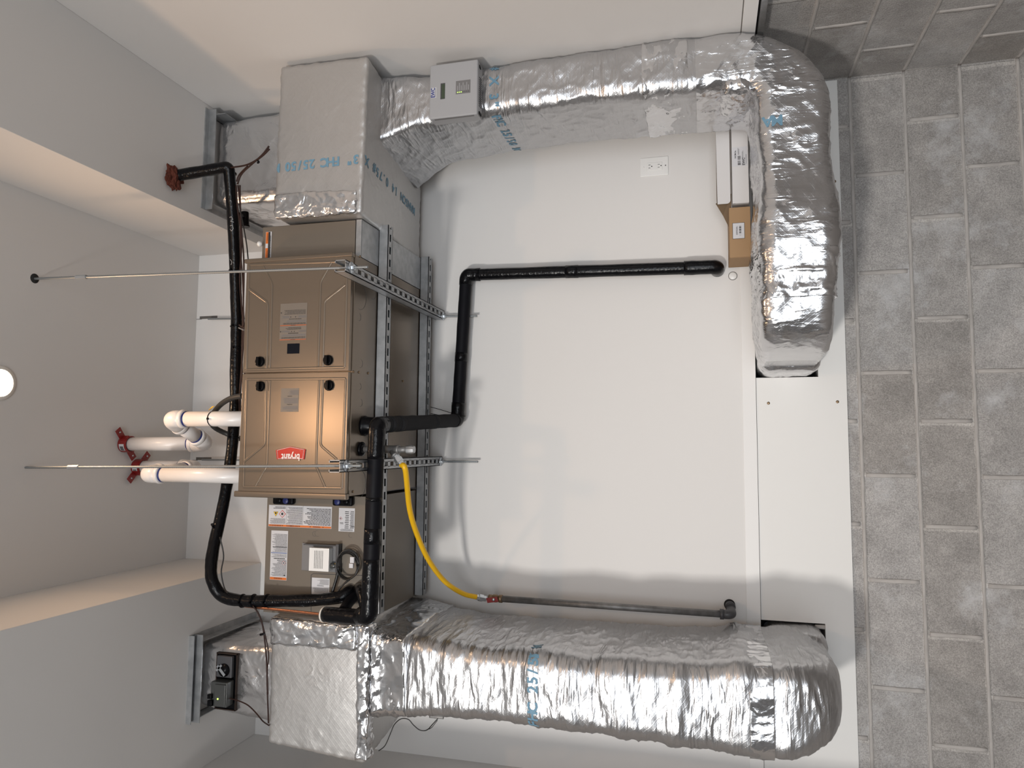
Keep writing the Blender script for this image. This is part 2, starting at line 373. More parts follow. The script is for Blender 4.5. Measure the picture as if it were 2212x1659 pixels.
def nz(p, sc, k=0): return noise.noise(V((p.x * sc + k * 17.3, p.y * sc - k * 5.1, p.z * sc + k * 9.7)))
def foil_disp(p, amp=1.0, stretch=(1, 1, 1)):
    q = V((p.x * stretch[0], p.y * stretch[1], p.z * stretch[2]))
    a = nz(q, 4.5) * 0.007 + nz(q, 11, 1) * 0.0035
    r = 1 - abs(nz(q, 16, 2)) * 2; r2 = 1 - abs(nz(q, 34, 3)) * 2
    return amp * (a + max(r, 0) ** 3 * 0.0032 + max(r2, 0) ** 4 * 0.0016)

def foil_box(mb, corners, rad, step=0.011, amp=1.0, m=0, stretch=(1, 1, 1), bulge=0.0, edgeamp=0.0):
    """corners: 8 points ordered by (x,y,z) low/high bits: index = 4*ix + 2*iy + iz"""
    C = [V(c) for c in corners]
    L3 = [(C[4] - C[0]).length, (C[2] - C[0]).length, (C[1] - C[0]).length]
    N3 = [max(4, int(l / step)) for l in L3]; h = [l / 2 for l in L3]
    def mapp(p):
        t = [(p[i] + h[i]) / (2 * h[i]) for i in range(3)]; o = V((0, 0, 0))
        for ix in (0, 1):
            for iy in (0, 1):
                for iz in (0, 1):
                    o += C[4 * ix + 2 * iy + iz] * ((t[0] if ix else 1 - t[0]) * (t[1] if iy else 1 - t[1]) * (t[2] if iz else 1 - t[2]))
        return o
    idx = {}; vs = []; fs = []
    def vid(i, j, k):
        key = (i, j, k)
        if key in idx: return idx[key]
        p = V([-h[a] + 2 * h[a] * kk / N3[a] for a, kk in enumerate(key)])
        q = V([max(-(h[a] - rad), min(h[a] - rad, p[a])) for a in range(3)]); d = p - q
        e = 0
        for a in range(3): e = max(e, 0)
        if d.length > 1e-9: 
            dn = d.normalized(); pp = q + dn * rad
        else: pp = p; dn = V((0, 0, 0))
        # outward direction: dominant face
        fx = [abs(p[a]) / h[a] for a in range(3)]; ax = fx.index(max(fx)); nrm = V([0, 0, 0]); nrm[ax] = 1 if p[ax] > 0 else -1
        if dn.length > 0.5: nrm = dn
        oth = [a for a in range(3) if a != ax]
        bl = bulge * (1 - (p[oth[0]] / h[oth[0]]) ** 2) * (1 - (p[oth[1]] / h[oth[1]]) ** 2)
        w = mapp(pp); ed = 0
        if edgeamp:
            near = sorted(h[a] - abs(p[a]) for a in range(3))[1]
            ed = edgeamp * math.exp(-(near / 0.03) ** 2) * (nz(w, 40, 5) + 0.6 * nz(w, 85, 6))
        w = w + nrm * (bl + foil_disp(w, amp, stretch) + ed)
        idx[key] = len(vs); vs.append(w); return idx[key]
    for ax in range(3):
        a, b = [q for q in range(3) if q != ax]
        for side in (0, N3[ax]):
            for i in range(N3[a]):
                for j in range(N3[b]):
                    q = []
                    for (di, dj) in ((0, 0), (1, 0), (1, 1), (0, 1)):
                        key = [0, 0, 0]; key[ax] = side; key[a] = i + di; key[b] = j + dj; q.append(vid(*key))
                    fs.append(q)
    mb.add(vs, fs, m, True); return mb

def box8(x0, x1, y0, y1, z0, z1): return [(x, y, z) for x in (x0, x1) for y in (y0, y1) for z in (z0, z1)]

def foil_sweep(mb, st, seg=150, step=0.009, amp=1.0, m=0, stretch=(1, 1, 1), closed=True, matfn=None):
    """st = stations (centre, half-axis a, half-axis b, corner radius)"""
    cs = catmull([s[0] for s in st], 10); As = catmull([s[1] for s in st], 10); Bs = catmull([s[2] for s in st], 10)
    rs = []
    for i in range(len(st) - 1):
        for k in range(10): rs.append(st[i][3] * (1 - k / 10) + st[i + 1][3] * k / 10)
    rs.append(st[-1][3])
    C2 = []; 
    for i in range(len(cs) - 1):
        n = max(1, int(round((cs[i + 1] - cs[i]).length / step)))
        for k in range(n):
            t = k / n; C2.append((cs[i].lerp(cs[i + 1], t), As[i].lerp(As[i + 1], t), Bs[i].lerp(Bs[i + 1], t), rs[i] * (1 - t) + rs[i + 1] * t))
    C2.append((cs[-1], As[-1], Bs[-1], rs[-1]))
    vs = []; fs = []; mi = []
    for (c, A, B, r) in C2:
        a, b = A.length, B.length; an, bn = A.normalized(), B.normalized(); r = min(r, a * .98, b * .98)
        # perimeter param of a rounded rectangle
        per = 4 * (a - r) + 4 * (b - r) + 2 * math.pi * r
        for k in range(seg):
            d = per * k / seg; x = y = nx = ny = 0
            segs = [('e', 2 * (b - r), 0), ('c', math.pi * r / 2, 0), ('e', 2 * (a - r), 1), ('c', math.pi * r / 2, 1), ('e', 2 * (b - r), 2), ('c', math.pi * r / 2, 2), ('e', 2 * (a - r), 3), ('c', math.pi * r / 2, 3)]
            for ty, ln, q in segs:
                if d <= ln + 1e-9 or (ty, q) == ('c', 3):
                    if ty == 'e': lx, ly, mx, my = (a if q % 2 == 0 else b), d - ln / 2, 1, 0
                    else:
                        th = d / max(r, 1e-6); hb = (b if q % 2 == 0 else a) - r; ha = (a if q % 2 == 0 else b) - r
                        lx, ly, mx, my = ha + r * math.cos(th), hb + r * math.sin(th), math.cos(th), math.sin(th)
                    for _ in range(q): lx, ly, mx, my = -ly, lx, -my, mx
                    x, y, nx, ny = lx, ly, mx, my; break
                d -= ln
            p = c + an * x + bn * y; nn = an * nx + bn * ny
            vs.append(p + nn * foil_disp(p, amp, stretch))
    n = len(C2)
    for i in range(n - 1):
        for k in range(seg):
            k2 = (k + 1) % seg; fs.append((i * seg + k, i * seg + k2, (i + 1) * seg + k2, (i + 1) * seg + k))
    if matfn:
        o = len(mb.v); mb.v += vs
        for f in fs: mb.f.append([i + o for i in f]); mb.m.append(matfn(vs[f[0]])); mb.s.append(True)
    else: mb.add(vs, fs, m, True); o = len(mb.v) - len(vs)
    for ring in (0, (n - 1) * seg):
        mb.f.append([o + ring + k for k in range(seg)]); mb.m.append(m); mb.s.append(False)
    return mb

def bvh_of(ob):
    me = ob.data; base = LOC[ob.name] if ob.parent is None else LOC[ob.name]
    return BVHTree.FromPolygons([v.co + base for v in me.vertices], [p.vertices[:] for p in me.polygons])

def stamp(parent, ob, st, org, r, u, size, pitch, m='blueink', fold=None, depth=0.3, name='printed_text', bold=0.032):
    """ink lettering, evenly pitched, that follows the surface of ob. fold=(distance, r2, u2): beyond that distance along r the line turns onto the next face"""
    tree = bvh_of(ob); r, u = V(r).normalized(), V(u).normalized(); n = r.cross(u).normalized(); org = V(org); out = []; faces = []
    def flush():
        nonlocal out, faces
        if faces:
            me = bpy.data.meshes.new(name); base = LOC[parent.name]; me.from_pydata([p - base for p in out], [], faces); me.materials.append(M[m])
            o = bpy.data.objects.new(name, me); COL.objects.link(o); o.parent = parent; LOC[o.name] = base
            o['label'] = 'pale blue stamped lettering'
        out = []; faces = []
    for k, ch in enumerate(st):
        if ch == ' ': flush(); continue
        vs, fs = text_geo(ch, bold); bm = bmesh.new(); x0 = (max(v[0] for v in vs) + min(v[0] for v in vs)) / 2
        vv = [bm.verts.new(((x - x0) * size + (k + .5) * pitch, y * size, 0)) for x, y in vs]
        for f in fs:
            try: bm.faces.new([vv[i] for i in f])
            except ValueError: pass
        for _ in range(3):
            le = [e for e in bm.edges if e.calc_length() > 0.012]
            if le: bmesh.ops.subdivide_edges(bm, edges=le, cuts=1)
        bmesh.ops.triangulate(bm, faces=bm.faces); bm.verts.index_update(); o0 = len(out); ok = []
        for v in bm.verts:
            x, y = v.co.x, v.co.y
            if fold and x > fold[0]:
                r2, u2 = V(fold[1]).normalized(), V(fold[2]).normalized(); nn = r2.cross(u2).normalized()
                p = org + r * fold[0] + r2 * (x - fold[0]) + u2 * y
            else: p = org + r * x + u * y; nn = n
            hit = tree.ray_cast(p + nn * depth, -nn, depth * 2)
            ok.append(hit[0] is not None); out.append((hit[0] if hit[0] is not None else p) + nn * 0.0012)
        faces += [[v.index + o0 for v in f.verts] for f in bm.faces if all(ok[v.index] for v in f.verts)]; bm.free()
    flush()

# ================================================================ THE SETTING
XL, XR, XB, YW, YB, ZC, ZS = -1.375, 1.478, 1.535, 3.115, 3.133, 4.115, 3.684
struct(MB().box(-5.2, XB + .2, -5, 3.3, -0.1, 0).build('floor', 'floor'))
struct(MB().box(-5.2, XB + .2, -5, 3.3, ZC, ZC + .1).build('ceiling', 'paint'))
wb = MB().box(XL - .1, XR + .1, YW, 3.3, 1.447, ZC, 0)
for px, py, ln in ((428, 687, .115), (420, 991, .10)):          # dark strips painted for the shade in the rear rod slots
    p = aY(px, py, YW)
    wb.box(p.x - .006, p.x + .008, YW - .0006, YW, p.z - ln, p.z - .01, 1)
    wb.box(p.x - .008, p.x - .0055, YW - .0012, YW, p.z - ln * .2, p.z + .01, 1)
struct(wb.build('wall_back', ['paint', 'groove']))
# board strip over the joint, then block courses with two duct openings
struct(MB().box(XL, XR, YW - .003, 3.25, 1.393, 1.447).build('trim_1', 'trimw', bevel=.0012))
HL, HR = (-1.02, -0.69), (0.286, 0.64)
lw = MB(); Z0, Z1 = 1.152, 1.395
for a, b, z0, z1 in ((XL - .1, HL[0], 0, Z1), (HL[1], HR[0], 0, Z1), (HR[1], XB + .2, 0, Z1), (HL[0], HL[1], 0, Z0), (HR[0], HR[1], 0, Z0)):
    lw.box(a, b, YB, 3.3, z0, z1, 0)
rows = [0.998 - .2032 * k for k in range(-1, 5)]
def bead(mb, p, q, r, flat, m=1):
    pts = densify([p, q], .02)
    mb.tube([a + V((noise.noise(a * 30), noise.noise(a * 30 + V((9, 0, 0))), noise.noise(a * 30 + V((0, 9, 0))))) * .0016 for a in pts],
            [r * (1 + .2 * noise.noise(a * 22)) for a in pts], 8, m, True, V(flat))
for k, z in enumerate(rows):                                    # head joints stand proud as beads, bed joints are lower
    o = 1.1126 if (k % 2) else 1.3268
    if z < 1.05: bead(lw, (XL, YB, z), (XB, YB, z), .0065, (0, 1, 0))
    x = o
    while x > XL:
        bead(lw, (x, YB, z - .014), (x, YB, z - .19), .0085, (0, 1, 0)); x -= .4064
for h in (HL, HR):
    lw.box(h[0], h[1], 3.26, 3.3, Z0, Z1, 2)  # black backing paints the shade inside the openings
struct(lw.build('wall_back_lower', [block_mat('concrete_block_back', 0, .4064 * 3 - 1.1126 + .2032, .2032 - .998 % .2032), 'mortar', 'hole_shade']))
pn = MB()
for a, b, z0, z1 in ((XL, HL[0], 1.047, 1.391), (HL[1], HR[0], 1.047, 1.391), (HR[1], 1.524, 1.047, 1.391), (HL[0], HL[1], 1.047, Z0), (HR[0], HR[1], 1.047, Z0)):
    pn.box(a, b, 3.121, YB, z0, z1, 0)
for px, py in ((1660, 871), (1809, 868), (1803, 392)):
    p = aY(px, py, 3.121); pn.lathe(p, (0, -1, 0), [(0, .006), (.0012, .006), (.002, .003)], 12, 1)
struct(pn.build('trim_2', ['panelw', 'brownbox']))
# left wall stops short to let the work light in; wider room is unseen
struct(MB().box(XL - .12, XL, 2.25, YW + .1, 0, ZC).build('wall_left', 'paint'))
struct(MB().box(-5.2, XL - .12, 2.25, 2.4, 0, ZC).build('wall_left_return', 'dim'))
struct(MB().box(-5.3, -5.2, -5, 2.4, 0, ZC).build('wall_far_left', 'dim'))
struct(MB().box(XR, XB + .2, -5, YW + .1, 1.452, ZC).build('wall_right', 'paint'))
rw = MB().box(XB, XB + .2, -5, YB + .1, 0, 1.46, 0)
for k, z in enumerate(rows):
    if z < 1.3: bead(rw, (XB, .8, z), (XB, YB, z), .0065, (1, 0, 0))
    y = YB - (.41 if (k % 2 == 0) else .205)
    while y > .9:
        bead(rw, (XB, y, z - .014), (XB, y, z - .19), .0085, (1, 0, 0)); y -= .4064
struct(rw.build('wall_right_lower', [block_mat('concrete_block_right', 1, .4064 * 8 - YB + .0, .2032 - .998 % .2032), 'mortar']))
struct(MB().box(XR - .005, XB, -4.9, YW, 1.405, 1.452).build('trim_3', 'trimw', bevel=.0012))
struct(MB().box(1.4755, XB, .5, 2.93, 1.376, 1.397).build('trim_4', 'galvd'))
struct(MB().box(1.4772, 1.479, -4.9, YW, 1.4525, 1.4555).build('trim_5', 'groove'))
struct(MB().box(-5.2, -3.2, -5.1, -5, 0, ZC).box(1.3, XB + .2, -5.1, -5, 0, ZC).box(-3.2, 1.3, -5.1, -5, 2.6, ZC).build('wall_rear', 'dim'))  # unseen wall, gap left for the added fill light
struct(MB().box(.965, XR, -5, YW, ZS, ZC).build('soffit_right', 'paint', bevel=.002))
struct(MB().box(XL, -.575, -5, YW, ZS, ZC).build('soffit_left', 'paint', bevel=.002))

# ================================================================ FOIL-WRAPPED DUCTWORK
# --- right: plenum box beside the filter cabinet
t = thing('air_plenum', 'large foil-wrapped box plenum at the furnace end beside the bare right wall', 'duct', (1.15, 2.7, 2.84))
mb = MB(); y0, y1 = 2.352, 3.06
foil_box(mb, [(.848, y0, 2.805), (.862, y0 + .01, 3.185), (.848, y1, 2.868), (.862, y1, 3.185), (1.452, y0, 2.798), (1.46, y0, 3.172), (1.44, y1, 2.868), (1.455, y1, 3.185)],
         .016, .0085, .22, 0, (1, 1, 1), .005, .003)
pr = mb.build('insulation_wrap', 'foilsm', t)
stamp(t, pr, 'MANSON 14 0.75# X', (aY(700, 341, 2.345).x, 2.965, 2.84), (0, -1, 0), (-1, 0, 0), .050, .0355)
stamp(t, pr, '3" FHC 25/50 M', (aY(700, 341, 2.345).x, 2.345, 2.822), (0, 0, 1), (-1, 0, 0), .048, .0262)
mb = MB()
for pts in (((1.455, .02, 0),),):                                # taped seam near the wall edge
    mb.box(1.405, 1.43, y0 - .0045, y0 - .002, 2.83, 3.16)
mb = MB(); foil_box(mb, box8(.852, .935, y0 - .007, y0 + .012, 2.83, 3.165), .004, .006, 1.5, 0, (1, 1, .5), .004, .004)
o = mb.build('foil_tape', 'foiltape', t); o['label'] = 'crinkled shiny foil tape strip'

# --- right: duct up into the soffit
t = thing('ceiling_duct', 'foil-wrapped duct rising into the soffit beside the right wall, black line set crossing it', 'duct', (1.23, 2.8, 3.18))
mb = MB(); foil_box(mb, box8(1.045, 1.432, 2.64, 3.07, 3.17, 3.675), .045, .010, 1.0, 0, (1, 1, .6), .012)
mb.build('insulation_wrap', 'foil', t)
mb = MB()
mb.box(1.01, 1.458, 2.575, 2.6, 3.679, 3.684).box(1.01, 1.035, 2.6, 3.1, 3.679, 3.684).box(1.433, 1.458, 2.6, 3.1, 3.679, 3.684)
mb.box(1.01, 1.458, 2.598, 2.601, 3.645, 3.684).box(1.032, 1.035, 2.6, 3.1, 3.645, 3.684).box(1.433, 1.436, 2.6, 3.1, 3.60, 3.684)
mb.build('flange', 'galv', t)

# --- right: duct dropping down the corner and turning left along the block wall
t = thing('return_duct', 'foil-wrapped duct dropping down the right corner and turning left into the low panel', 'duct', (1.2, 2.75, 1.17))
mb = MB(); cy, hy = 2.725, .198
st = [((1.31, cy + .02, 2.85), (.145, 0, 0), (0, hy + .05, 0), .03), ((1.335, cy, 2.72), (.115, 0, 0), (0, hy + .02, 0), .03), ((1.345, cy, 2.6), (.103, 0, 0), (0, hy, 0), .04),
      ((1.362, cy, 2.3), (.100, 0, 0), (0, hy, 0), .05), ((1.366, cy, 1.95), (.102, 0, 0), (0, hy, 0), .055), ((1.365, cy, 1.72), (.104, 0, 0), (0, hy, 0), .05),
      ((1.362, cy, 1.60), (.106, 0, 0), (0, hy, 0), .05), ((1.36, cy + .005, 1.462), (.098, 0, -.034), (0, hy + .005, 0), .045),
      ((1.314, cy + .01, 1.347), (.062, 0, -.078), (0, hy + .01, 0), .045), ((1.215, cy + .02, 1.292), (.010, 0, -.114), (0, hy + .02, 0), .045),
      ((1.06, cy + .03, 1.290), (0, 0, -.117), (0, hy + .03, 0), .045), ((.93, cy + .035, 1.284), (0, 0, -.114), (0, hy + .04, 0), .045),
      ((.82, cy + .03, 1.282), (0, 0, -.126), (0, hy + .06, 0), .06), ((.70, cy + .03, 1.286), (0, 0, -.130), (0, hy + .065, 0), .06), ((.60, cy + .035, 1.290), (0, 0, -.117), (0, hy + .055, 0), .045),
      ((.50, cy + .045, 1.292), (0, 0, -.117), (0, hy + .045, 0), .045), ((.40, cy + .065, 1.290), (0, 0, -.114), (0, hy + .03, 0), .05), ((.345, cy + .10, 1.288), (0, 0, -.106), (0, hy - .01, 0), .05),
      ((.312, cy + .15, 1.286), (0, 0, -.092), (0, hy - .07, 0), .06)]
st = [(V(a), V(b), V(c), d) for a, b, c, d in st]
def rmat(p):
    if p.z > 1.62: return 0
    if p.x > 1.0: return 1
    return 1 if (p.x < .93 and noise.noise(p * 3) > -.1) else 1
foil_sweep(mb, st, 170, .008, 1.15, 0, (1, 1, 1), matfn=rmat)
foil_box(mb, box8(.292, .62, 2.93, 3.22, 1.165, 1.385), .04, .012, .7, 1)
rd = mb.build('insulation_wrap', ['foilv', 'foilh'], t)
for nm, args in (('collar', (1.235, 1.475, 2.515, 2.935, 1.66, 1.72)),):
    mb = MB(); tp = [(V((1.363, cy, z)), V((.1035, 0, 0)), V((0, hy + .004, 0)), .05) for z in (1.80, 1.75, 1.70, 1.64)]
    foil_sweep(mb, tp, 150, .008, 1.3, 0, (1, 1, 2)); o = mb.build('foil_tape', 'foiltape', t); o['label'] = 'shiny foil tape band round the drop'
mb = MB(); tp = [(V((x, cy + .036, 1.288)), V((0, 0, -b_)), V((0, hy + h_, 0)), .05) for x, b_, h_ in ((.66, .1265, .063), (.62, .1205, .0575), (.58, .1175, .054), (.53, .1175, .0495), (.50, .1175, .0465))]
foil_sweep(mb, tp, 170, .007, 1.7, 0, (1, 1, 1)); o = mb.build('foil_tape', 'foiltape', t); o['label'] = 'heavily crumpled shiny foil tape band'
stamp(t, rd, '# X 3" FHC 25/50 M', (1.462, 2.53, aY(1057, 180, 2.52).z), (-1, 0, 0), (0, 0, -1), .050, .031, fold=(.195, (0, 1, 0), (0, 0, -1)))
mb = MB(); foil_box(mb, box8(1.238, 1.30, 2.535, 2.74, 1.425, 1.52), .028, .005, 1.5, 0, (1, 1, 1), .004, .006); o = mb.build('foil_patch', 'foiltape', t); o['label'] = 'crumpled foil patch in the inner corner'
stamp(t, rd, 'MA', (1.13, 2.52, 1.33), (0, 0, 1), (-1, 0, 0), .05, .031)

# --- left: plenum, duct into the soffit, drop into the low panel
t = thing('air_plenum', 'large foil-wrapped box plenum at the coil end beside the left wall', 'duct', (-.9, 2.75, 2.84))
mb = MB(); y0, y1 = 2.505, 3.075
foil_box(mb, [(-1.165, y0, 2.812), (-1.135, y0, 3.222), (-1.125, y1, 2.868), (-1.13, y1, 3.22), (-.662, y0, 2.818), (-.662, y0 + .01, 3.228), (-.655, y1, 2.862), (-.665, y1, 3.225)],
         .014, .0085, .15, 0, (1, 1, 1), .006, .003)
mb.build('insulation_wrap', 'foilsm', t)
mb = MB(); foil_box(mb, [(-.76, y0 - .012, 2.86), (-.76, y0 - .012, 3.215), (-.76, y0 + .012, 2.86), (-.76, y0 + .012, 3.215), (-.672, y0 - .012, 2.86), (-.672, y0 - .012, 3.215), (-.672, y0 + .012, 2.86), (-.672, y0 + .012, 3.215)], .004, .006, 1.7, 0, (1, 1, .5), .004, .004)
o = mb.build('foil_tape', 'foiltape', t); o['label'] = 'crinkled shiny foil tape strip'
mb = MB(); foil_box(mb, box8(-1.15, -.67, y0 - .011, y0 + .05, 2.803, 2.852), .004, .006, 2.0, 0, (.6, 1, 1), .004, .005)
o = mb.build('foil_tape', 'foiltape', t); o['label'] = 'crumpled foil tape along the bottom edge'

t = thing('ceiling_duct', 'foil-wrapped duct rising into the left soffit, with a damper motor in its cut-out', 'duct', (-.96, 2.85, 3.22))
mb = MB(); x0, x1, y0, y1, z0, z1 = -1.118, -.835, 2.66, 3.07, 3.21, 3.675
foil_box(mb, [(-1.125, 2.645, z0), (-1.10, 2.68, z1), (-1.125, y1, z0), (-1.10, y1, z1), (-.825, 2.645, z0), (-.85, 2.68, z1), (-.81, y1, z0), (-.84, y1, z1)], .03, .009, 1.0, 0, (1, 1, .6), .010)
cd = mb.build('insulation_wrap', 'foil', t)
mb = MB()
mb.box(-1.155, -.80, 2.625, 2.65, 3.679, 3.684).box(-.825, -.80, 2.65, 3.085, 3.679, 3.684).box(-1.155, -1.13, 2.65, 3.085, 3.679, 3.684)
mb.box(-1.155, -.80, 2.648, 2.651, 3.636, 3.684).box(-.828, -.825, 2.65, 3.085, 3.640, 3.684).box(-1.133, -1.130, 2.65, 3.085, 3.636, 3.684)
mb.box(-1.155, -.80, 2.6245, 2.628, 3.66, 3.684)
for x in (-1.14, -.815): mb.lathe((x, 2.638, 3.679), (0, 0, -1), [(0, .005), (.002, .004)], 10)
mb.build('flange', 'galv', t)
# black plate painted for the shade of the cut-out, with the motor
mb = MB(); yf = 2.648
mb.box(-1.085, -.865, yf, yf + .03, 3.465, 3.56, 0)
for a, b, c, d in ((-1.088, -.862, 3.558, 3.562), (-1.088, -.862, 3.463, 3.467), (-1.088, -1.084, 3.463, 3.562), (-.866, -.862, 3.463, 3.562)): mb.box(a, b, yf - .006, yf + .01, c, d, 1)
mb.build('opening', ['black', 'fibre'], t)
t = thing('damper_motor', 'dark grey damper motor with a lit green dot, set in the foil duct cut-out', 'motor', (-1.0, 2.63, 3.47))
mb = MB().box(-1.062, -.965, 2.600, 2.645, 3.476, 3.552).box(-1.057, -.972, 2.594, 2.6, 3.479, 3.53); mb.build('housing', 'clearpl', t, bevel=.004)
mb = MB().box(-1.058, -1.035, 2.586, 2.6, 3.535, 3.556).box(-1.030, -1.012, 2.586, 2.6, 3.538, 3.557); mb.build('terminal_cover', 'black', t, bevel=.002)
MB().lathe((-1.028, 2.594, 3.512), (0, -1, 0), [(0, .0035), (.002, .003)], 12).build('indicator_light', 'led', t)
mb = MB().box(-.955, -.87, 2.628, 2.646, 3.478, 3.55); mb.build('mounting_plate', 'dkgrey', t, bevel=.003)
mb = MB(); mb.lathe((-.925, 2.628, 3.512), (0, -1, 0), [(0, .026), (.004, .026), (.005, .019), (.009, .018)], 24); mb.build('dial', 'black', t)
mb = MB().obox((-.925, 2.618, 3.52), V((.018, 0, .018)), V((0, .0015, 0)), V((-.004, 0, .004)))
mb.obox((-.915, 2.618, 3.53), V((.012, 0, -.012)), V((0, .0015, 0)), V((.003, 0, .003))); mb.build('pointer', 'zinc', t)

t = thing('supply_duct', 'wide foil-wrapped duct dropping down the left wall from the plenum into the low panel', 'duct', (-.85, 2.78, 1.18))
mb = MB(); cy, hy = 2.775, .272
def S(x0, x1, yf, z, yb=3.05, r=.05): return (V(((x0 + x1) / 2, (yf + yb) / 2, z)), V(((x1 - x0) / 2, 0, 0)), V((0, (yb - yf) / 2, 0)), r)
st = [S(-1.02, -.675, 2.53, 2.87, 3.05, .03), S(-1.0, -.685, 2.515, 2.74, 3.05, .04), S(-.985, -.70, 2.50, 2.62, 3.04, .05), S(-.975, -.715, 2.495, 2.45, 3.04, .06), S(-.975, -.715, 2.49, 2.2, 3.05, .065),
      S(-.98, -.715, 2.485, 1.95, 3.05, .07), S(-.985, -.71, 2.485, 1.72, 3.06, .07), S(-.99, -.70, 2.485, 1.58, 3.06, .065), S(-.99, -.69, 2.48, 1.50, 3.07, .06), S(-.99, -.70, 2.48, 1.42, 3.08, .055),
      S(-.985, -.692, 2.48, 1.34, 3.09, .06), S(-.965, -.695, 2.50, 1.27, 3.10, .075), S(-.935, -.71, 2.54, 1.215, 3.10, .09), S(-.90, -.73, 2.60, 1.185, 3.08, .08), S(-.86, -.76, 2.68, 1.175, 3.0, .05)]
foil_sweep(mb, st, 180, .007, 1.35, 0, (.5, .5, 2.0))
foil_box(mb, box8(-1.0, -.70, 2.95, 3.22, 1.165, 1.385), .05, .012, .8, 0)
sd = mb.build('insulation_wrap', 'foilv', t)
mb = MB(); foil_sweep(mb, [S(-.993, -.692, 2.474, z, 3.07, .065) for z in (1.475, 1.43, 1.40)], 150, .008, 1.2, 0, (2, 2, .5))
o = mb.build('foil_tape', 'foiltape', t); o['label'] = 'shiny foil tape band near the foot'
mb = MB(); foil_sweep(mb, [S(-1.0, -.68, 2.50, 2.80, 3.06, .03), S(-.995, -.685, 2.505, 2.74, 3.055, .035), S(-.985, -.695, 2.49, 2.66, 3.05, .045)], 150, .007, 1.9, 0, (1, 1, 1))
o = mb.build('foil_tape', 'foiltape', t); o['label'] = 'heavily crumpled foil tape at the plenum joint'
stamp(t, sd, 'FHC 25/50 M', (-.968, 2.49, aY(1162, 1450, 2.49).z), (1, 0, 0), (0, 0, 1), .050, .030, fold=(.25, (0, 1, 0), (0, 0, 1)))

# ================================================================ FURNACE
FX0, FX1, FY, FYB, FZ0, FZ1 = -.187, .70, 2.355, 3.055, 2.84, 3.29
t = thing('furnace', 'horizontal taupe gas furnace with a red badge, hung from four threaded rods', 'furnace', ((FX0 + FX1) / 2, 2.7, FZ0))
mb = MB().box(FX0, FX1, FY + .022, FYB, FZ0, FZ1, 0)
for px, py, r in ((805, 630, .03), (776, 685, .014), (779, 785, .016), (812, 790, .018), (777, 835, .012), (779, 870, .014), (777, 1045, .05), (778, 640, .05)):   # knock-out rings
    p = aZ(px, py, FZ0); 
    ring = [p + V((math.cos(a) * r, math.sin(a) * r, -.0002)) for a in [math.pi * 2 * k / 24 for k in range(14)]]
    mb.tube(ring, .0007, 5, 1)
mb.box(FX0 - .002, FX0 + .001, FY + .2, FYB, FZ0 - .0008, FZ0, 1)
mb.build('cabinet', ['case', 'dkgrey'], t, bevel=.002)
mb = MB()
for px, py in ((763, 803), (775, 804), (795, 806), (811, 843), (810, 893), (870, 823), (777, 554), (762, 1062)):
    mb.lathe(aZ(px, py, FZ0), (0, 0, -1), [(0, .0045), (.003, .0045), (.004, .003)], 8)
mb.build('screws', 'brownbox', t)['kind'] = 'stuff'
def q1(a, b): return aY(500 + a / 5.925, 540 + b / 5.925, FY)
def q2(a, b): return aY(500 + a / 5.925, 800 + b / 5.925, FY)
XM = .2635
def ridge(mb, pts, r=.0056): mb.tube(densify(fillet(pts, .012, 5), .02), r, 8, 0, True, V((0, 1, 0)))
# blower door
d1 = MB().box(XM + .002, FX1 - .002, FY, FY + .02, FZ0 + .004, FZ1 - .004)
for l in (((400, 205), (517, 430), (487, 1510)), ((222, 495), (462, 672), (446, 1515)), ((222, 195), (187, 1530)), ((187, 1532), (1445, 1500)), ((1445, 1500), (1478, 150)),
          ((1478, 145), (240, 190)), ((1278, 160), (1140, 400), (1106, 1490)), ((1455, 442), (1187, 655), (1166, 1498))): ridge(d1, [q1(*p) for p in l])
door1 = d1.build('blower_door', 'case', t, bevel=.006, bseg=3)
mb = MB().box(FX1 - .012, FX1 + .004, FY - .004, FY + .02, FZ0, FZ1 + .006); mb.build('end_flange', 'case', t, bevel=.003)
d2 = MB().box(FX0 + .006, XM - .002, FY, FY + .02, FZ0 + .004, FZ1 - .004)
for l in (((445, 130), (425, 950), (152, 1175)), ((492, 128), (450, 1215), (300, 1482)), ((1123, 118), (1082, 1225), (1200, 1500)), ((1172, 122), (1140, 960), (1350, 1140)),
          ((195, 118), (148, 1490)), ((148, 1492), (1412, 1508)), ((1412, 1508), (1463, 108)), ((1463, 105), (195, 115))): ridge(d2, [q2(*p) for p in l])
door2 = d2.build('burner_door', 'case', t, bevel=.006, bseg=3)
mb = MB().box(FX0 - .012, FX0 + .010, FY - .006, FY + .02, FZ0 - .002, FZ1 + .010); mb.build('end_flange', 'case', t, bevel=.004)
for door, px, py in ((door1, 562.4, 781.4), (door1, 709.3, 778.3), (door2, 563.3, 834.6), (door2, 711.5, 832.7)):
    p = aY(px, py, FY); mb = MB().lathe(p, (0, -1, 0), [(0, .0195), (.006, .0195), (.008, .017), (.010, .016)], 26)
    mb.obox(p + V((0, -.012, 0)), (.0165, 0, 0), (0, .010, 0), (0, 0, .0055)); mb.build('knob', 'black', door, bevel=.0015)
c = aY(633.7, 753, FY); MB().box(c.x - .019, c.x + .019, FY - .0015, FY, c.z - .0255, c.z + .0255).build('sight_glass', 'glassblack', door1, bevel=.0012)

def usheet(x0, y0, x1, y1, Y, m='paper', thick=.0006):
    """label whose reading runs up the wall: opposite corners in pixels"""
    p = aY(x1, y1, Y); q = aY(x0, y0, Y)
    return Sheet(p, (0, 0, 1), (-1, 0, 0), q.z - p.z, q.x - p.x, m, thick)
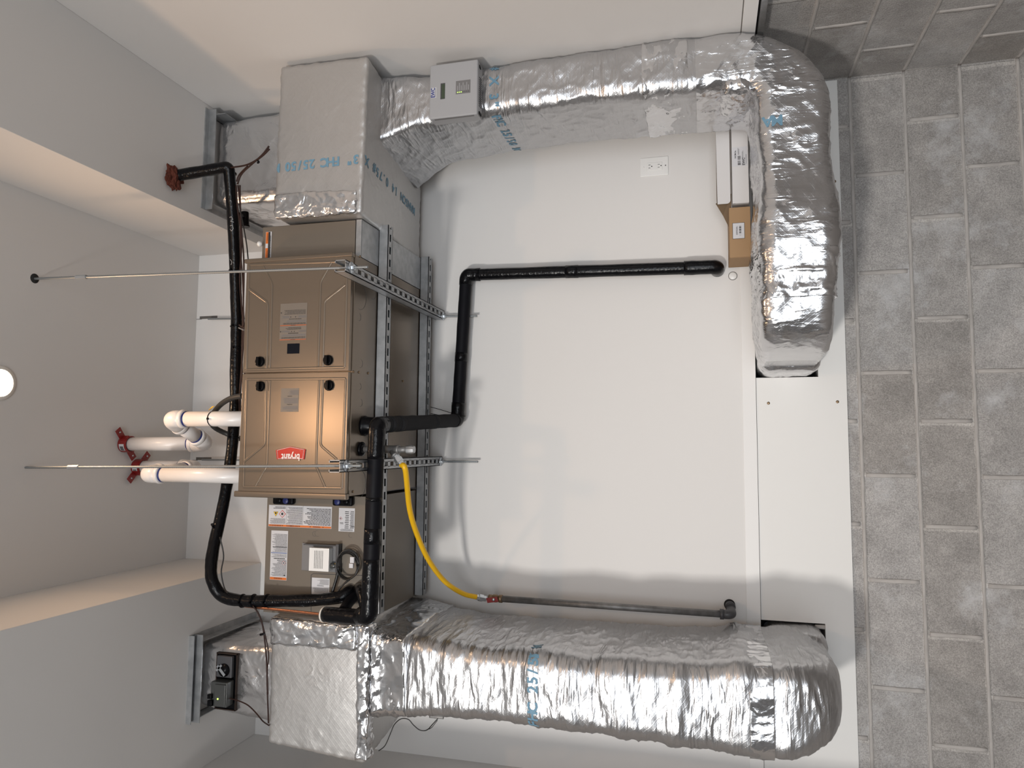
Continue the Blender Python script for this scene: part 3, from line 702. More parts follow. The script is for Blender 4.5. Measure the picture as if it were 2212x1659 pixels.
# label on blower door (two warning blocks under orange bars)
s = usheet(606.5, 656.5, 661.5, 734, FY, 'greypaper'); W, H = s.w, s.h
for b, e in ((0, .385), (.385, 1)):
    s.rect(.001, W - .001, H * b + .0008, H * b + .0042, 'orangedim').text('WARNING', W / 2, H * b + .004, .0042, 'ink', 2, True, .01)
s.lines(.004, W * .94, H * .05, H * .10, 2, 'ink', .5, .05).lines(.004, W * .95, H * .11, H * .17, 3, 'greyink', .5, .1).lines(W * .3, W * .7, H * .18, H * .21, 1, 'ink', .6, .1)
s.lines(W * .02, W * .33, H * .22, H * .27, 4, 'greyink').lines(W * .62, W * .98, H * .22, H * .27, 4, 'greyink').lines(W * .2, W * .8, H * .29, H * .36, 3, 'ink', .5)
s.tri(W * .97, H * .24, .004, 'ink').tri(W * .45, H * .235, .003).tri(W * .55, H * .235, .003)
s.lines(.004, W * .92, H * .43, H * .48, 2, 'ink', .5, .05).lines(.004, W * .95, H * .49, H * .55, 3, 'greyink', .5).lines(W * .2, W * .8, H * .565, H * .59, 1, 'ink', .6)
s.lines(W * .02, W * .35, H * .60, H * .67, 4, 'greyink').lines(W * .65, W * .98, H * .60, H * .67, 4, 'greyink').lines(W * .05, W * .85, H * .70, H * .83, 6, 'ink', .4)
s.tri(W * .42, H * .63, .003).tri(W * .6, H * .63, .003).tri(W * .96, H * .75, .004)
s.build('label', door1, 'silver warning label with two orange bars')
s = usheet(607.8, 839, 644.5, 889.5, FY, 'greypaper'); W, H = s.w, s.h
s.text('WARNING', W / 2, H * .33, .0048, 'ink', 1, True, .01).lines(W * .3, W * .7, H * .03, H * .07, 1, 'greyink').lines(.003, W * .95, H * .1, H * .26, 5, 'greyink').lines(.003, W * .95, H * .36, H * .6, 8, 'greyink')
s.text('DANGER', W / 2, H * .68, .0048, 'ink', 1, True, .01).lines(W * .02, W * .6, H * .72, H * .93, 7, 'greyink'); s.build('label', door2, 'small silver warning label')
# red badge
bp = [q2(*p) for p in ((575, 1020), (760, 974), (955, 1010), (938, 1137), (588, 1137))]
mb = MB().poly([p + V((0, -.0002, 0)) for p in bp], (0, -.004, 0)); bd = mb.build('badge', 'badge', door2, bevel=.001)
mb = MB(); cc = sum(bp, V()) / 5; inn = [cc + (p - cc) * .90 + V((0, -.0045, 0)) for p in bp]; mb.tube([*inn, inn[0]], .0009, 6)
mb.build('badge_outline', 'badgew', door2)
p0 = q2(888, 1030); s = Sheet(p0 + V((0, -.0044, 0)), (0, 0, 1), (-1, 0, 0), .001, .001, 'badgew', .0001)
p1 = q2(765, 1092); s.o = V((p1.x, FY - .0044, p1.z)); s.text('bryant', 0, .006, .034, 'badgew', 3, True, .022, .86); s.build('badge_lettering', door2)
# vent collars on the furnace top
for x in (.096, -.128): MB().lathe((x, 2.47, FZ1), (0, 0, 1), [(0, .038), (.006, .038), (.008, .033)], 28).build('vent_collar', 'black', t)

# --- filter cabinet at the right end of the furnace
t = thing('filter_cabinet', 'narrow taupe filter cabinet between the furnace and the right plenum', 'filter box', (.77, 2.7, 2.84))
MB().box(.702, .845, 2.412, 3.05, 2.862, 3.262).build('cabinet', 'casebox', t, bevel=.003)
mb = MB().box(.702, .846, 2.42, 3.05, 2.838, 2.861).box(.702, .846, 2.414, 2.418, 2.838, 2.86); mb.build('sheet_metal_base', 'galv', t, bevel=.001)
MB().lathe((.775, 2.402, 3.256), (0, 0, 1), [(0, .004), (.006, .010), (.013, .011), (.018, .007)], 18).build('knob', 'white', t)
s = Sheet((.708, 2.4105, 3.232), (1, 0, 0), (0, 0, 1), .112, .003, 'paper'); s = Sheet((.712, 2.411, 3.246), (1, 0, 0), (0, 0, 1), .112, .026, 'paper'); W, H = s.w, s.h
s.rect(.001, W * .42, .001, H * .45, 'orange').rect(W * .58, W - .001, .001, H * .45, 'orange').rect(.001, W - .001, H * .45, H * .8, 'ink').text('WARNING', W * .2, H * .4, .006, 'ink', 2, True).text('WARNING', W * .8, H * .4, .006, 'ink', 2, True)
s.lines(.002, W * .98, H * .82, H, 1); s.build('label', t, 'orange and black warning label')

# --- cased evaporator coil at the left end
CY = 2.555
t = thing('evaporator_coil', 'taupe cased evaporator coil with white warning labels, between furnace and left plenum', 'coil cabinet', (-.42, 2.8, 2.84))
mb = MB().box(-.662, FX0 - .014, CY, 3.05, FZ0, 3.292, 0)
for px, py, r in ((686, 1152, .012), (758, 1156, .009), (680, 1153, .010)):
    p = aY(px, py, CY); mb.tube([p + V((math.cos(a) * r, -.0002, math.sin(a) * r)) for a in [math.pi * 2 * k / 24 for k in range(15)]], .0005, 5, 1)
# service panel seam
pts = fillet([aY(782, 1243, CY), aY(672, 1239, CY), aY(672, 1325, CY)], .012, 6); mb.tube([p + V((0, -.0002, 0)) for p in pts], .0012, 5, 1)
mb.build('cabinet', ['casebox', 'dkgrey'], t, bevel=.002)
for (a, b, c, d), sgn in (((595.5, 1068, 639, 1090), 1), ((723.5, 1070, 766, 1093), -1)):
    p, q = aY(a, b, CY), aY(c, d, CY); mb = MB().box(q.x, p.x - .002, CY - .022, CY, q.z, p.z); o = mb.build('latch', 'black', t, bevel=.007)
    zc = (p.z + q.z) / 2 + (-.016 if sgn > 0 else .018); MB().lathe((q.x + .016, CY - .022, zc), (0, -1, 0), [(0, .0125), (.005, .0125), (.007, .010)], 20).build('cap', 'bluecap', o)
    MB().lathe((q.x + .016, CY - .022, (p.z + q.z) - zc), (0, -1, 0), [(0, .0115), (.003, .0105)], 20).build('cap', 'black', o)
def haz(s, cx, cy, r):
    s.tri(cx, cy, r, 'badge', 1, 4).tri(cx, cy, r * .82, 'paper', 2, 4).tri(cx, cy, r * .35, 'ink', 3, 7)
s = usheet(581.5, 1090.5, 716, 1142.5, CY); W, H = s.w, s.h
s.rect(.001, W - .001, .001, .0085, 'orange')
for w_, x in (('WARNING', .23), ('AVERTISSEMENT', .60), ('ADVERTENCIA', .87)): s.text(w_, W * x, .0075, .0075, 'ink', 2, True, .01, .9).tri(W * (x - .1), .0052, .003, 'ink', 2).tri(W * (x + .1), .0052, .003, 'ink', 2)
s.lines(.004, W * .44, .012, H * .93, 13, 'ink', .5, .3, .12).lines(W * .46, W * .715, .012, H * .95, 18, 'greyink', .5, .2).lines(W * .73, W * .98, .012, H * .40, 8, 'greyink', .5)
s.tri(W * .885, H * .62, .013, 'ink').tri(W * .885, H * .62, .0115, 'yellowtri', 2).tri(W * .885, H * .63, .004, 'ink', 3, 7); haz(s, W * .78, H * .60, .0155)
s.lines(W * .73, W * .93, H * .84, H * .96, 2, 'ink').rect(W * .713, W * .716, .010, H, 'greyink').rect(W * .45, W * .453, .010, H, 'greyink'); s.build('label', t, 'wide white label with an orange warning bar')
s = usheet(732.5, 1097, 765.5, 1149, CY); W, H = s.w, s.h
s.lines(W * .1, W * .9, H * .03, H * .12, 3).lines(.003, W * .3, H * .14, H * .9, 14, 'ink').lines(W * .36, W * .62, H * .14, H * .9, 10, 'ink', .4).lines(W * .7, W * .95, H * .32, H * .4, 2); haz(s, W * .88, H * .55, .007)
s.text('HFC', W * .12, H * .25, .008, 'ink', 1, True, .01); s.build('label', t, 'small white rating label')
s = usheet(586.5, 1145.5, 619, 1254, CY); W, H = s.w, s.h
s.rect(.001, W - .001, .001, H * .055, 'orange').text('WARNING', W / 2, H * .048, .0075, 'ink', 2, True, .01)
s.lines(.003, W * .95, H * .08, H * .34, 16, 'greyink', .5, .3).lines(.003, W * .65, H * .34, H * .42, 4, 'ink').lines(.01, W * .93, H * .425, H * .45, 1, 'ink', .7).lines(.003, W * .95, H * .46, H * .535, 4, 'greyink')
s.rect(.002, W - .002, H * .54, H * .555, 'bluebar').lines(.003, W * .95, H * .57, H * .94, 24, 'greyink', .5, .3).lines(.003, W * .95, H * .66, H * .68, 1, 'ink', .7); haz(s, W * .2, H * .35, .009)
s.rect(W * .1, W * .18, H * .09, H * .11, 'ink'); s.build('label', t, 'tall white label with orange and blue bars')
s = usheet(674, 1247.5, 711, 1291, CY); W, H = s.w, s.h
s.lines(W * .1, W * .85, H * .1, H * .18, 1, 'ink', .7).lines(.003, W * .95, H * .22, H * .5, 7, 'greyink').text('WARNING', W / 2, H * .62, .006, 'ink', 1, True, .01).lines(.003, W * .7, H * .66, H * .95, 8, 'greyink'); s.build('label', t, 'white label on the service panel')

# --- leak sensor on the coil
t = thing('sensor_box', 'grey sensor box with a white printed cover on the coil cabinet front', 'sensor', tuple(aY(695, 1200, CY)))
p, q = aY(654.5, 1172, CY), aY(738, 1236, CY)
MB().box(q.x, p.x, CY - .006, CY, q.z, p.z).build('bracket', 'midgrey', t, bevel=.001)
mb = MB().box(p.x - .004, p.x, CY - .03, CY, q.z + .01, p.z - .02).box(q.x, p.x + .004, CY - .03, CY, q.z, q.z + .012); mb.build('shield', 'dkgrey', t, bevel=.001)
c0, c1 = aY(669, 1183, CY - .035), aY(710, 1235, CY - .035)
cv = MB().box(c1.x, c0.x, CY - .036, CY - .006, c1.z, c0.z).build('cover', 'white', t, bevel=.003)
s = Sheet((c1.x, CY - .0365, c1.z), (0, 0, 1), (-1, 0, 0), c0.z - c1.z, c0.x - c1.x, 'white', .0002); W, H = s.w, s.h; s.o = V((c1.x, CY - .0365, c1.z))
for k in range(6): s.lines(W * (.30 + .08 * k), W * (.345 + .08 * k), H * .12, H * .9, 26, 'ink', .55, .1, 1.2)
s.build('label', cv, 'white cover print')
MB().tube([aY(708, 1222, CY - .02), aY(722, 1222, CY - .02), aY(728, 1222, CY - .02)], [.010, .010, .006], 14).build('connector', 'clearpl', t)

t = thing('cable_harness', 'coiled black cable harness hanging beside the white sensor cover', 'cable', tuple(aY(750, 1222, CY - .02)))
mb = MB()
for k in range(4):
    pts = []
    for i in range(37):
        a = 2 * math.pi * i / 36; pts.append(aY(751 + (20 + k * 1.4) * math.cos(a) + 2 * math.sin(a + k), 1222 + (27 + k * 1.8) * math.sin(a) - k * .8, CY - .018 - .006 * k + .003 * math.sin(a * 2 + k)))
    mb.tube(pts, .0028, 8)
mb.build('coil', 'blackwire', t)
mb = MB().tube(catmull([aY(731, 1224, 2.53), aY(728, 1245, 2.53), aY(720, 1272, 2.53), aY(716, 1286, 2.53)]), .006, 10).tube(catmull([aY(755, 1252, 2.53), aY(738, 1266, 2.53), aY(728, 1280, 2.52), aY(718, 1288, 2.52)]), .003, 8)
mb.build('lead', 'blackwire', t)
mb = MB(); 
for a, b, c, d in ((757, 1203, 765, 1216), (755, 1217, 763, 1227)):
    p, q = aY(a, b, CY - .045), aY(c, d, CY - .045); mb.box(q.x, p.x, CY - .048, CY - .04, q.z, p.z)
mb.build('tag', 'paper', t)
mb = MB()
for k in range(5): mb.tube(catmull([aY(722, 1217 + k * 2.2, CY - .02), aY(727, 1219 + k * 1.5, CY - .026), aY(730, 1224 + k, CY - .024)]), .0010, 6, k % 2)
mb.build('colored_leads', ['yellow', 'paper'], t)

# ================================================================ HANGERS
def strut_x(name, x0, x1, y0, y1, z0, z1, label):
    mb = MB(); th = .0027; mb.box(x0, x1, y0, y0 + th, z0, z1).box(x0, x1, y1 - th, y1, z0, z1)
    mb.box(x0, x1, y0, y0 + .012, z0, z0 + th).box(x0, x1, y1 - .012, y1, z0, z0 + th)
    mb.box(x0, x1, y0, y0 + .009, z1 - th, z1).box(x0, x1, y1 - .009, y1, z1 - th, z1)
    x = x0
    while x < x1: mb.box(x, min(x + .0215, x1), y0 + .010, y1 - .010, z0, z0 + th); x += .0508
    mb.box(x0, x1, y0 + .006, y1 - .006, z0 + .012, z0 + .0125, 1)  # black strip paints the shade inside the channel
    return tag(mb.build(name, ['galv', 'hole_shade'], None, ((x0 + x1) / 2, (y0 + y1) / 2, z0)), label, 'strut channel', 'long strut rails under the furnace')
strut_x('strut_channel', -.640, .868, 2.566, 2.607, 2.798, 2.839, 'long slotted galvanised rail under the furnace, the one nearer the camera')
strut_x('strut_channel', -.655, .852, 3.000, 3.041, 2.798, 2.839, 'long slotted galvanised rail under the furnace, the one nearer the back wall')
def strut_y(xc, label, square):
    mb = MB(); th = .0027; x0, x1, y0, y1, z0, z1 = xc - .0206, xc + .0206, 2.150, 3.103, 2.757, 2.798
    mb.box(x0, x0 + th, y0, y1, z0, z1).box(x1 - th, x1, y0, y1, z0, z1).box(x0, x0 + .012, y0, y1, z0, z0 + th).box(x1 - .012, x1, y0, y1, z0, z0 + th)
    mb.box(x0, x0 + .009, y0, y1, z1 - th, z1).box(x1 - .009, x1, y0, y1, z1 - th, z1)
    y = y0 - .0; k = 0
    while y < y1: mb.box(x0 + .010, x1 - .010, y, min(y + (.045 if k == 0 else .0215), y1), z0, z0 + th); y += .0508 if k else .066; k += 1
    return tag(mb.build('strut_channel', ['galv', 'hole_shade'], None, (xc, (y0 + y1) / 2, z0)), label, 'strut channel', 'cross struts of the two trapeze hangers')
strut_y(.598, 'slotted cross strut of the hanger near the right plenum, seen running back to the wall', 0)
strut_y(-.073, 'slotted cross strut of the hanger beside the yellow gas hose', 1)
def hang_rod(top, bot, label, coupling=None, tail=0.06, zb=2.757, group=None, washer=True):
    top, bot = V(top), V(bot); d = (bot - top).normalized(); t = thing('threaded_rod', label, 'rod', tuple(top), group)
    mb = MB(); end = bot + d * tail; pts = densify([top, end], .0045); mb.tube(pts, [.0050 if i % 2 else .0043 for i in range(len(pts))], 10); mb.build('rod', 'rod', t)
    if coupling is not None:
        c = top.lerp(bot, coupling); MB().lathe(c, d, [(-.024, .0085), (.024, .0085)], 6, 0, False).build('coupling_nut', 'zinc', t)
    MB().lathe((bot.x, bot.y, zb), (0, 0, -1), [(0, .0195), (.0035, .0195)], 24).build('washer', 'zinc', t)
    MB().lathe((bot.x, bot.y, zb - .0035), (0, 0, -1), [(0, .0105), (.010, .0105)], 6, 0, False).build('nut', 'zinc', t)
    return t
hang_rod((.633, 2.186, ZC), (.600, 2.188, 2.757), 'front threaded rod on the right, hung from a round dark ceiling hole', .165, .062)
hang_rod((-.099, 2.199, ZC), (-.072, 2.190, 2.757), 'front threaded rod on the left, passing beside the red badge', .168, .055)
hang_rod((.626, 3.082, 4.02), (.590, 3.082, 2.757), 'rear threaded rod whose lower end sticks down behind the black wall pipe', None, .165)
hang_rod((-.083, 3.082, 4.02), (-.075, 3.082, 2.757), 'rear threaded rod whose lower end sticks down over bare white wall', None, .178)
mb = MB().lathe((.634, 2.186, ZC - .0006), (0, 0, 1), [(0, .019), (.0005, .019)], 24); tag(mb.build('ceiling_hole', 'hole_shade', None, (.634, 2.186, ZC)), 'round dark hole in the ceiling where the right front rod comes out', 'hole')  # flat black disc paints the shade in the rod hole
MB
# ================================================================ PIPES
def zip_tie(parent, c, d, r, tail=True):
    mb = MB().lathe(V(c) - V(d).normalized() * .002, d, [(0, r), (.0045, r)], 20); 
    if tail: mb.obox(V(c) + V((0, -r, 0)), (.004, 0, 0), (0, .006, 0), (0, 0, .003))
    return mb.build('cable_tie', 'black', parent)
# white vent pipes
def pvc_elbow(mb, a, b, c, rp, R=.042):
    """elbow body between directions a->b->c with sockets"""
    pts = fillet([a, b, c], .06, 10); mb.tube(pts, rp * 1.17, 26)
    for p, q in ((a, b), (c, b)):
        d = (V(q) - V(p)).normalized(); mb.lathe(V(p) - d * .004, d, [(0, rp * 1.17), (.002, rp * 1.25), (.016, rp * 1.25), (.018, rp * 1.17)], 26)
def vent(label, x, y, z_el, x2, y2, z_el2, top2, marks):
    rp = .0302; t = thing('vent_pipe', label, 'pipe', (x, y, FZ1))
    a, b, c, d = V((x, y, FZ1)), V((x, y, z_el)), V((x2, y2, z_el2)), V(top2)
    u = (c - b).normalized(); k = .072
    MB().tube([a, b - V((0, 0, k))], rp, 30).build('pipe', 'pvc', t); MB().tube([b + u * k, c - u * k], rp, 30).build('pipe', 'pvc', t)
    w_ = (d - c).normalized(); MB().tube([c + w_ * k, d], rp, 30).build('pipe', 'pvc', t)
    mb = MB(); pvc_elbow(mb, b - V((0, 0, k)), b, b + u * k, rp); mb.build('elbow', 'pvc', t)
    mb = MB(); pvc_elbow(mb, c - u * k, c, c + w_ * k, rp); mb.build('elbow', 'pvc', t)
    for p, q in ((b - V((0, 0, k)), V((0, 0, -1))), (b + u * k, u), (c - u * k, -u), (c + w_ * k, w_)): MB().lathe(p, q, [(.002, rp * 1.03), (.012, rp * 1.02)], 28).build('cement_ring', 'primer', t)
    return t
tv = vent('white plastic vent pipe nearer the right, doubling back through two elbows to the ceiling', .096, 2.47, 3.70, -.002, 2.70, 3.70, (-.008, 2.673, ZC), 1)
zip_tie(tv, (.096, 2.47, 3.495), (0, 0.12, 1), .0315)
vent('white plastic vent pipe nearer the left, straight riser beside the left front rod', -.128, 2.47, 3.80, -.112, 2.765, 3.80, (-.112, 2.757, ZC), 1)
def clamp(c, ang, label):
    c = V(c); t = thing('pipe_clamp', label, 'pipe clamp', tuple(c)); u = V((math.cos(ang), math.sin(ang), 0)); n = V((-u.y, u.x, 0)); z = V((0, 0, 1)); r = .0318
    mb = MB(); 
    prof = [(-.042, r), (-.042, r + .0045), (0, r + .0045), (0, r)]
    seg = 36; vs = []; fs = []
    for d_, rr in prof:
        for k in range(seg): th = 2 * math.pi * k / seg; vs.append(c + z * d_ + (u * math.cos(th) + n * math.sin(th)) * rr)
    for i in range(4):
        for k in range(seg): fs.append((i * seg + k, i * seg + (k + 1) % seg, ((i + 1) % 4) * seg + (k + 1) % seg, ((i + 1) % 4) * seg + k))
    mb.add(vs, fs, 0, False); mb.build('band', 'red', t)
    for sg in (-1, 1):
        e = MB(); m0 = c + u * sg * (r + .006) + z * -.012
        e.obox(m0 + u * sg * .022, u * .024, n * .016, z * .0022).obox(c + u * sg * (r + .004) + z * -.024, u * .0022, n * .014, z * .014)
        ear = e.build('ear', 'red', t, bevel=.0015); MB().lathe(c + u * sg * (r + .034) + z * -.0142, (0, 0, -1), [(0, .0045), (.003, .004)], 10).build('rivet', 'zinc', ear)
    mb = MB(); vs = []; fs = []
    for k in range(9):
        th = -math.pi * .78 + k * .11
        for zz in (-.034, -.008): vs.append(c + V((math.cos(th) * (r + .0052), math.sin(th) * (r + .0052), zz)))
    for k in range(8): fs.append((2 * k, 2 * k + 1, 2 * k + 3, 2 * k + 2))
    mb.add(vs, fs, 0); vs2 = []
    for k in range(4): th = -math.pi * .74 + k * .14; p = c + V((math.cos(th) * (r + .0056), math.sin(th) * (r + .0056), -.021)); tv_ = V((-math.sin(th), math.cos(th), 0)); mb.add([p + tv_ * .002 + z * .009, p - tv_ * .002 + z * .009, p - tv_ * .002 - z * .009, p + tv_ * .002 - z * .009], [(0, 1, 2, 3)], 1)
    mb.build('sticker', ['paper', 'ink'], t)
clamp((-.008, 2.673, ZC - .004), math.radians(-38), 'red riser clamp under the ceiling on the vent pipe nearer the right')
clamp((-.112, 2.757, ZC - .004), math.radians(42), 'red riser clamp under the ceiling on the vent pipe nearer the left')

# black line set: out of the soffit, along over the furnace, down to the coil
t = thing('refrigerant_line', 'long black-wrapped line set sagging over the furnace from the right soffit to the coil', 'pipe', (.3, 2.45, 3.39))
p = [aZ(371, 381, ZS), aY(440, 372, 2.42), aY(484, 362, 2.44)]
q = [aY(499, 385, 2.46), aY(502, 450, 2.50), aY(506, 530, 2.54), aY(509, 610, 2.58), aY(511, 700, 2.61), aY(509, 800, 2.62), aY(508, 880, 2.62), aY(500, 980, 2.60), aY(488, 1060, 2.57), aY(476, 1120, 2.54),
     aY(462, 1180, 2.50), aY(456, 1225, 2.47), aY(460, 1258, 2.45), aY(482, 1288, 2.46), aY(530, 1298, 2.47), aY(600, 1298, 2.49), aY(680, 1296, 2.51), aY(735, 1290, 2.52), aY(752, 1280, 2.535), aY(757, 1276, 2.56)]
pts = densify(fillet([p[0], p[2] + (p[2] - p[0]).normalized() * .02, q[1]], .018, 6), .02) + catmull(q[1:], 8)[1:]
rr = [.0232 + .0016 * noise.noise(a * 18) + .0009 * noise.noise(a * 60) for a in pts]
mb = MB().tube(pts, rr, 22); mb.build('insulation_sleeve', 'tapeblk', t)
for px, py, px2, py2, yy in ((497, 375, 497, 405, 2.46), (508, 585, 508, 600, 2.57), (511, 705, 511, 712, 2.61), (512, 752, 512, 758, 2.62), (505, 944, 504, 952, 2.61), (470, 1135, 466, 1150, 2.53), (524, 1298, 530, 1298, 2.465), (548, 1298, 552, 1298, 2.47), (577, 1298, 581, 1298, 2.48)):
    a, b = aY(px, py, yy), aY(px2, py2, yy); zip_tie(t, a, b - a, .0262)
mb = MB()
for k, (dx, amp) in enumerate(((14, 2.2), (17, 1.5), (12, 3))):
    mb.tube(catmull([aY(x_ + dx + amp * math.sin(i * 1.7 + k * 2), y_, 2.44 + .015 * i) for i, (x_, y_) in enumerate(((500, 400), (503, 450), (506, 500), (508, 550), (509, 600), (510, 660), (511, 720), (510, 800), (508, 860), (505, 900)))], 6), .0032, 8)
mb.build('thermostat_cable', 'brownwire', t)
s = Sheet(aY(497, 468, 2.4255), (0, 0, -1), (0, -1, 0), .001, .001, 'pen', .0001)
mb = MB()
for k, l in enumerate((((496, 470), (500, 468), (503, 474), (498, 478), (505, 480)), ((497, 488), (502, 486), (504, 494), (500, 499), (497, 495)), ((497, 560), (501, 566), (499, 572)))):
    MB().tube([aY(a, b, 2.482) for a, b in l], .0008, 5).build('marker_scribble', 'pen', t)
bm = bmesh.new(); bmesh.ops.create_icosphere(bm, subdivisions=4, radius=1); pc = aZ(369, 381, ZS) + V((0, .004, -.014)); mb = MB()
vs = []
for v in bm.verts:
    c = v.co.copy(); k = 1 + .45 * noise.noise(c * 1.7) + .28 * noise.noise(c * 4.5) + .12 * noise.noise(c * 11); vs.append(pc + V((c.x * .048 * k, c.y * .040 * k, c.z * .022 * k)))
mb.add(vs, [[v.index for v in f.verts] for f in bm.faces], 0, False); bm.free()
tag(mb.build('firestop_putty', 'rust', None, tuple(pc)), 'ragged lump of dark red firestop putty where the black line set enters the soffit', 'putty')

tag(MB().tube(catmull([aY(520, 1308, 2.49), aY(560, 1313, 2.47), aY(620, 1319, 2.45), aY(703, 1328, 2.43)]), .0052, 12).lathe(aY(690, 1326.5, 2.432), (0, 0, -1), [(0, .0085), (.022, .0085)], 12).build('copper_line', 'copper', None, tuple(aY(620, 1320, 2.45))),
    'thin bare copper line beside the black line set in front of the coil', 'pipe')
t = thing('insulated_stub_pipe', 'short black foam-sleeved elbow at the left end of the coil with a pale open end', 'pipe', tuple(aY(750, 1332, 2.40)))
a, b, c = aY(700, 1327, 2.425), aY(792, 1334, 2.40), aY(774, 1284, 2.53)
pts = densify(fillet([a, aY(778, 1333, 2.41), aY(795, 1334, 2.40)], .03), .02); MB().tube(pts, [.0275 + .001 * noise.noise(p * 50) for p in pts], 20).build('sleeve', 'tapeblk', t)
MB().lathe(a, (a - b), [(-.004, .0278), (.003, .027)], 20).build('end_collar', 'putty', t)
pts = densify([aY(770, 1282, 2.555), aY(752, 1303, 2.50), aY(742, 1320, 2.45)], .02); MB().tube(pts, .020, 18).build('sleeve', 'foamdk', t)
pts = densify(fillet([aY(775, 1270, 2.555), aY(781, 1275, 2.45), aY(791, 1318, 2.40)], .03), .02); MB().tube(pts, .021, 18).build('sleeve', 'tapeblk', t)

# condensate drain: along under the coil, back to the wall, along it, down it
t = thing('condensate_drain', 'thick black insulated drain pipe zigzagging under the furnace and down the back wall', 'pipe', tuple(aY(1300, 585, 3.07)))
A, B, C_, D_, E_, F_ = aY(797, 1334, 2.37), aY(815, 918, 2.365), aY(988, 908, 3.06), aY(1007, 594, 3.06), aY(1548, 577, 3.06), V()
def sleeve(pts, r, m, wob=.0012, f=35):
    pts = densify(pts, .015); return MB().tube(pts, [r + wob * noise.noise(p * f) for p in pts], 22).build('foam_sleeve', m, t)
o = sleeve(fillet([A + (A - B).normalized() * .0 + V((0, .02, .045)), A, A.lerp(B, .3)], .035), .0305, 'tapeblk'); sleeve([A.lerp(B, .29), A.lerp(B, .985)], .0295, 'foamdk')
for f0, f1 in ((.10, .2), (.38, .46), (.60, .62)): sleeve([A.lerp(B, f0), A.lerp(B, f1)], .0305, 'tapeblk', .0006)
sleeve(fillet([A.lerp(B, .82), B, B.lerp(C_, .06)], .03), .031, 'tapeblk', .003, 60)
o = sleeve([B.lerp(C_, .04), C_], .0292, 'foam', .0015, 20); o['label'] = 'charcoal grey foam length running back to the wall'
for f in (.1, .2, .62): sleeve([B.lerp(C_, f), B.lerp(C_, f + .05)], .0305, 'foam', .0005)
sleeve(fillet([B.lerp(C_, .94), C_, C_.lerp(D_, .12)], .025), .031, 'tapeblk', .002, 60)
sleeve([C_.lerp(D_, .08), C_.lerp(D_, .96)], .0275, 'foamdk', .0018, 14); sleeve([C_.lerp(D_, .40), C_.lerp(D_, .46)], .029, 'tapeblk', .0005)
sleeve(fillet([C_.lerp(D_, .93), D_, D_.lerp(E_, .06)], .03), .030, 'tapeblk', .002, 60)
sleeve([D_.lerp(E_, .05), D_.lerp(E_, .90)], .0265, 'tapeblk', .0016, 10); sleeve([D_.lerp(E_, .42), D_.lerp(E_, .47)], .0285, 'tapeblk', .0005)
sleeve(fillet([D_.lerp(E_, .88), E_ + V((0, -.004, 0)), E_ + V((0, .06, -.004))], .03), .0300, 'tapeblk', .002, 60)
zip_tie(t, aY(990, 899, 3.06), (1, 0, 0), .032)
mb = MB().lathe(aZ(785, 920, FZ0), (0, 0, -1), [(0, .038), (.01, .038), (.014, .034), (.05, .032), (.07, .028)], 24); g = aZ(785, 920, FZ0)
mb.tube(fillet([g + V((0, 0, -.04)), g + V((0, -.01, -.075)), B + V((.0, .02, .01))], .02), .022, 16); mb.build('drain_outlet', 'black', t)

# gas train
g = aZ(775, 970, FZ0) + V((0, .012, 0)); X, Y_ = g.x, g.y
t = thing('gas_connection', 'grey iron gas fittings with a capped drip leg hanging from the furnace bottom', 'gas fitting', tuple(g))
MB().lathe(g, (0, 0, -1), [(0, .024), (.004, .027), (.010, .027), (.014, .020), (.016, .012)], 26).build('grommet', 'black', t)
zt = aY(846, 970, Y_).z; ze = aY(893, 972, Y_).z
MB().tube([g, (X, Y_, zt + .02)], .0108, 18).build('riser', 'galvd', t)
mb = MB().lathe((X, Y_, zt + .030), (0, 0, -1), [(0, .0165), (.009, .0165), (.010, .0145), (.050, .0145), (.051, .0165), (.060, .0165)], 22)
ho = V((-.62, -.1, -.50)).normalized(); mb.lathe((X, Y_, zt), ho, [(0, .0135), (.022, .0135), (.023, .0165), (.031, .0165)], 22); mb.build('tee', 'galvd', t)
MB().tube([(X, Y_, zt - .02), (X, Y_, ze + .02)], [.0115, .0115], 18).build('nipple', 'galvd', t)
MB().lathe((X, Y_, ze + .026), (0, 0, -1), [(0, .0155), (.018, .0165), (.030, .0135)], 8, 0, False).build('cap', 'galv', t, bevel=.001)
h0 = V((X, Y_, zt)) + ho * .03
mb = MB().lathe(h0, ho, [(0, .0125), (.012, .0125), (.0125, .0155), (.03, .0155), (.031, .0125), (.040, .0125)], 6, 0, False); mb.build('union_nut', 'zinc', t)
h1 = h0 + ho * .04
t = thing('gas_hose', 'yellow corrugated gas hose curving from the furnace bottom to the valve by the wall', 'hose', tuple(h1))
end = aY(1031, 1290, 3.0)
pts = densify(catmull([h1, h1 + ho * .03, aY(885, 1100, 2.56), aY(903, 1160, 2.66), aY(928, 1213, 2.76), aY(962, 1257, 2.88), aY(1000, 1282, 2.96), end], 10), .0035)
MB().tube(pts, [.0100 + (.0008 if i % 2 else 0) for i in range(len(pts))], 18).build('hose', 'yellow', t)
MB().lathe(end, end - aY(1015, 1287, 2.98), [(-.004, .0122), (.006, .0122), (.0065, .0155), (.026, .0155), (.027, .0125), (.04, .0125)], 6, 0, False).build('end_nut', 'zinc', t)
gp0, gp1 = V((-.648, 3.0, aY(1056, 1291, 3.0).z)), V((-.652, 3.0, 1.518))
t = thing('gas_valve', 'small ball valve with a red lever between the yellow hose and the grey pipe', 'valve', tuple(gp0))
MB().lathe(gp0, (0, 0, -1), [(0, .0145), (.010, .0155), (.012, .0135), (.022, .0165), (.034, .0165), (.044, .0135), (.046, .0165), (.060, .0165)], 20).build('body', 'brownbox', t)
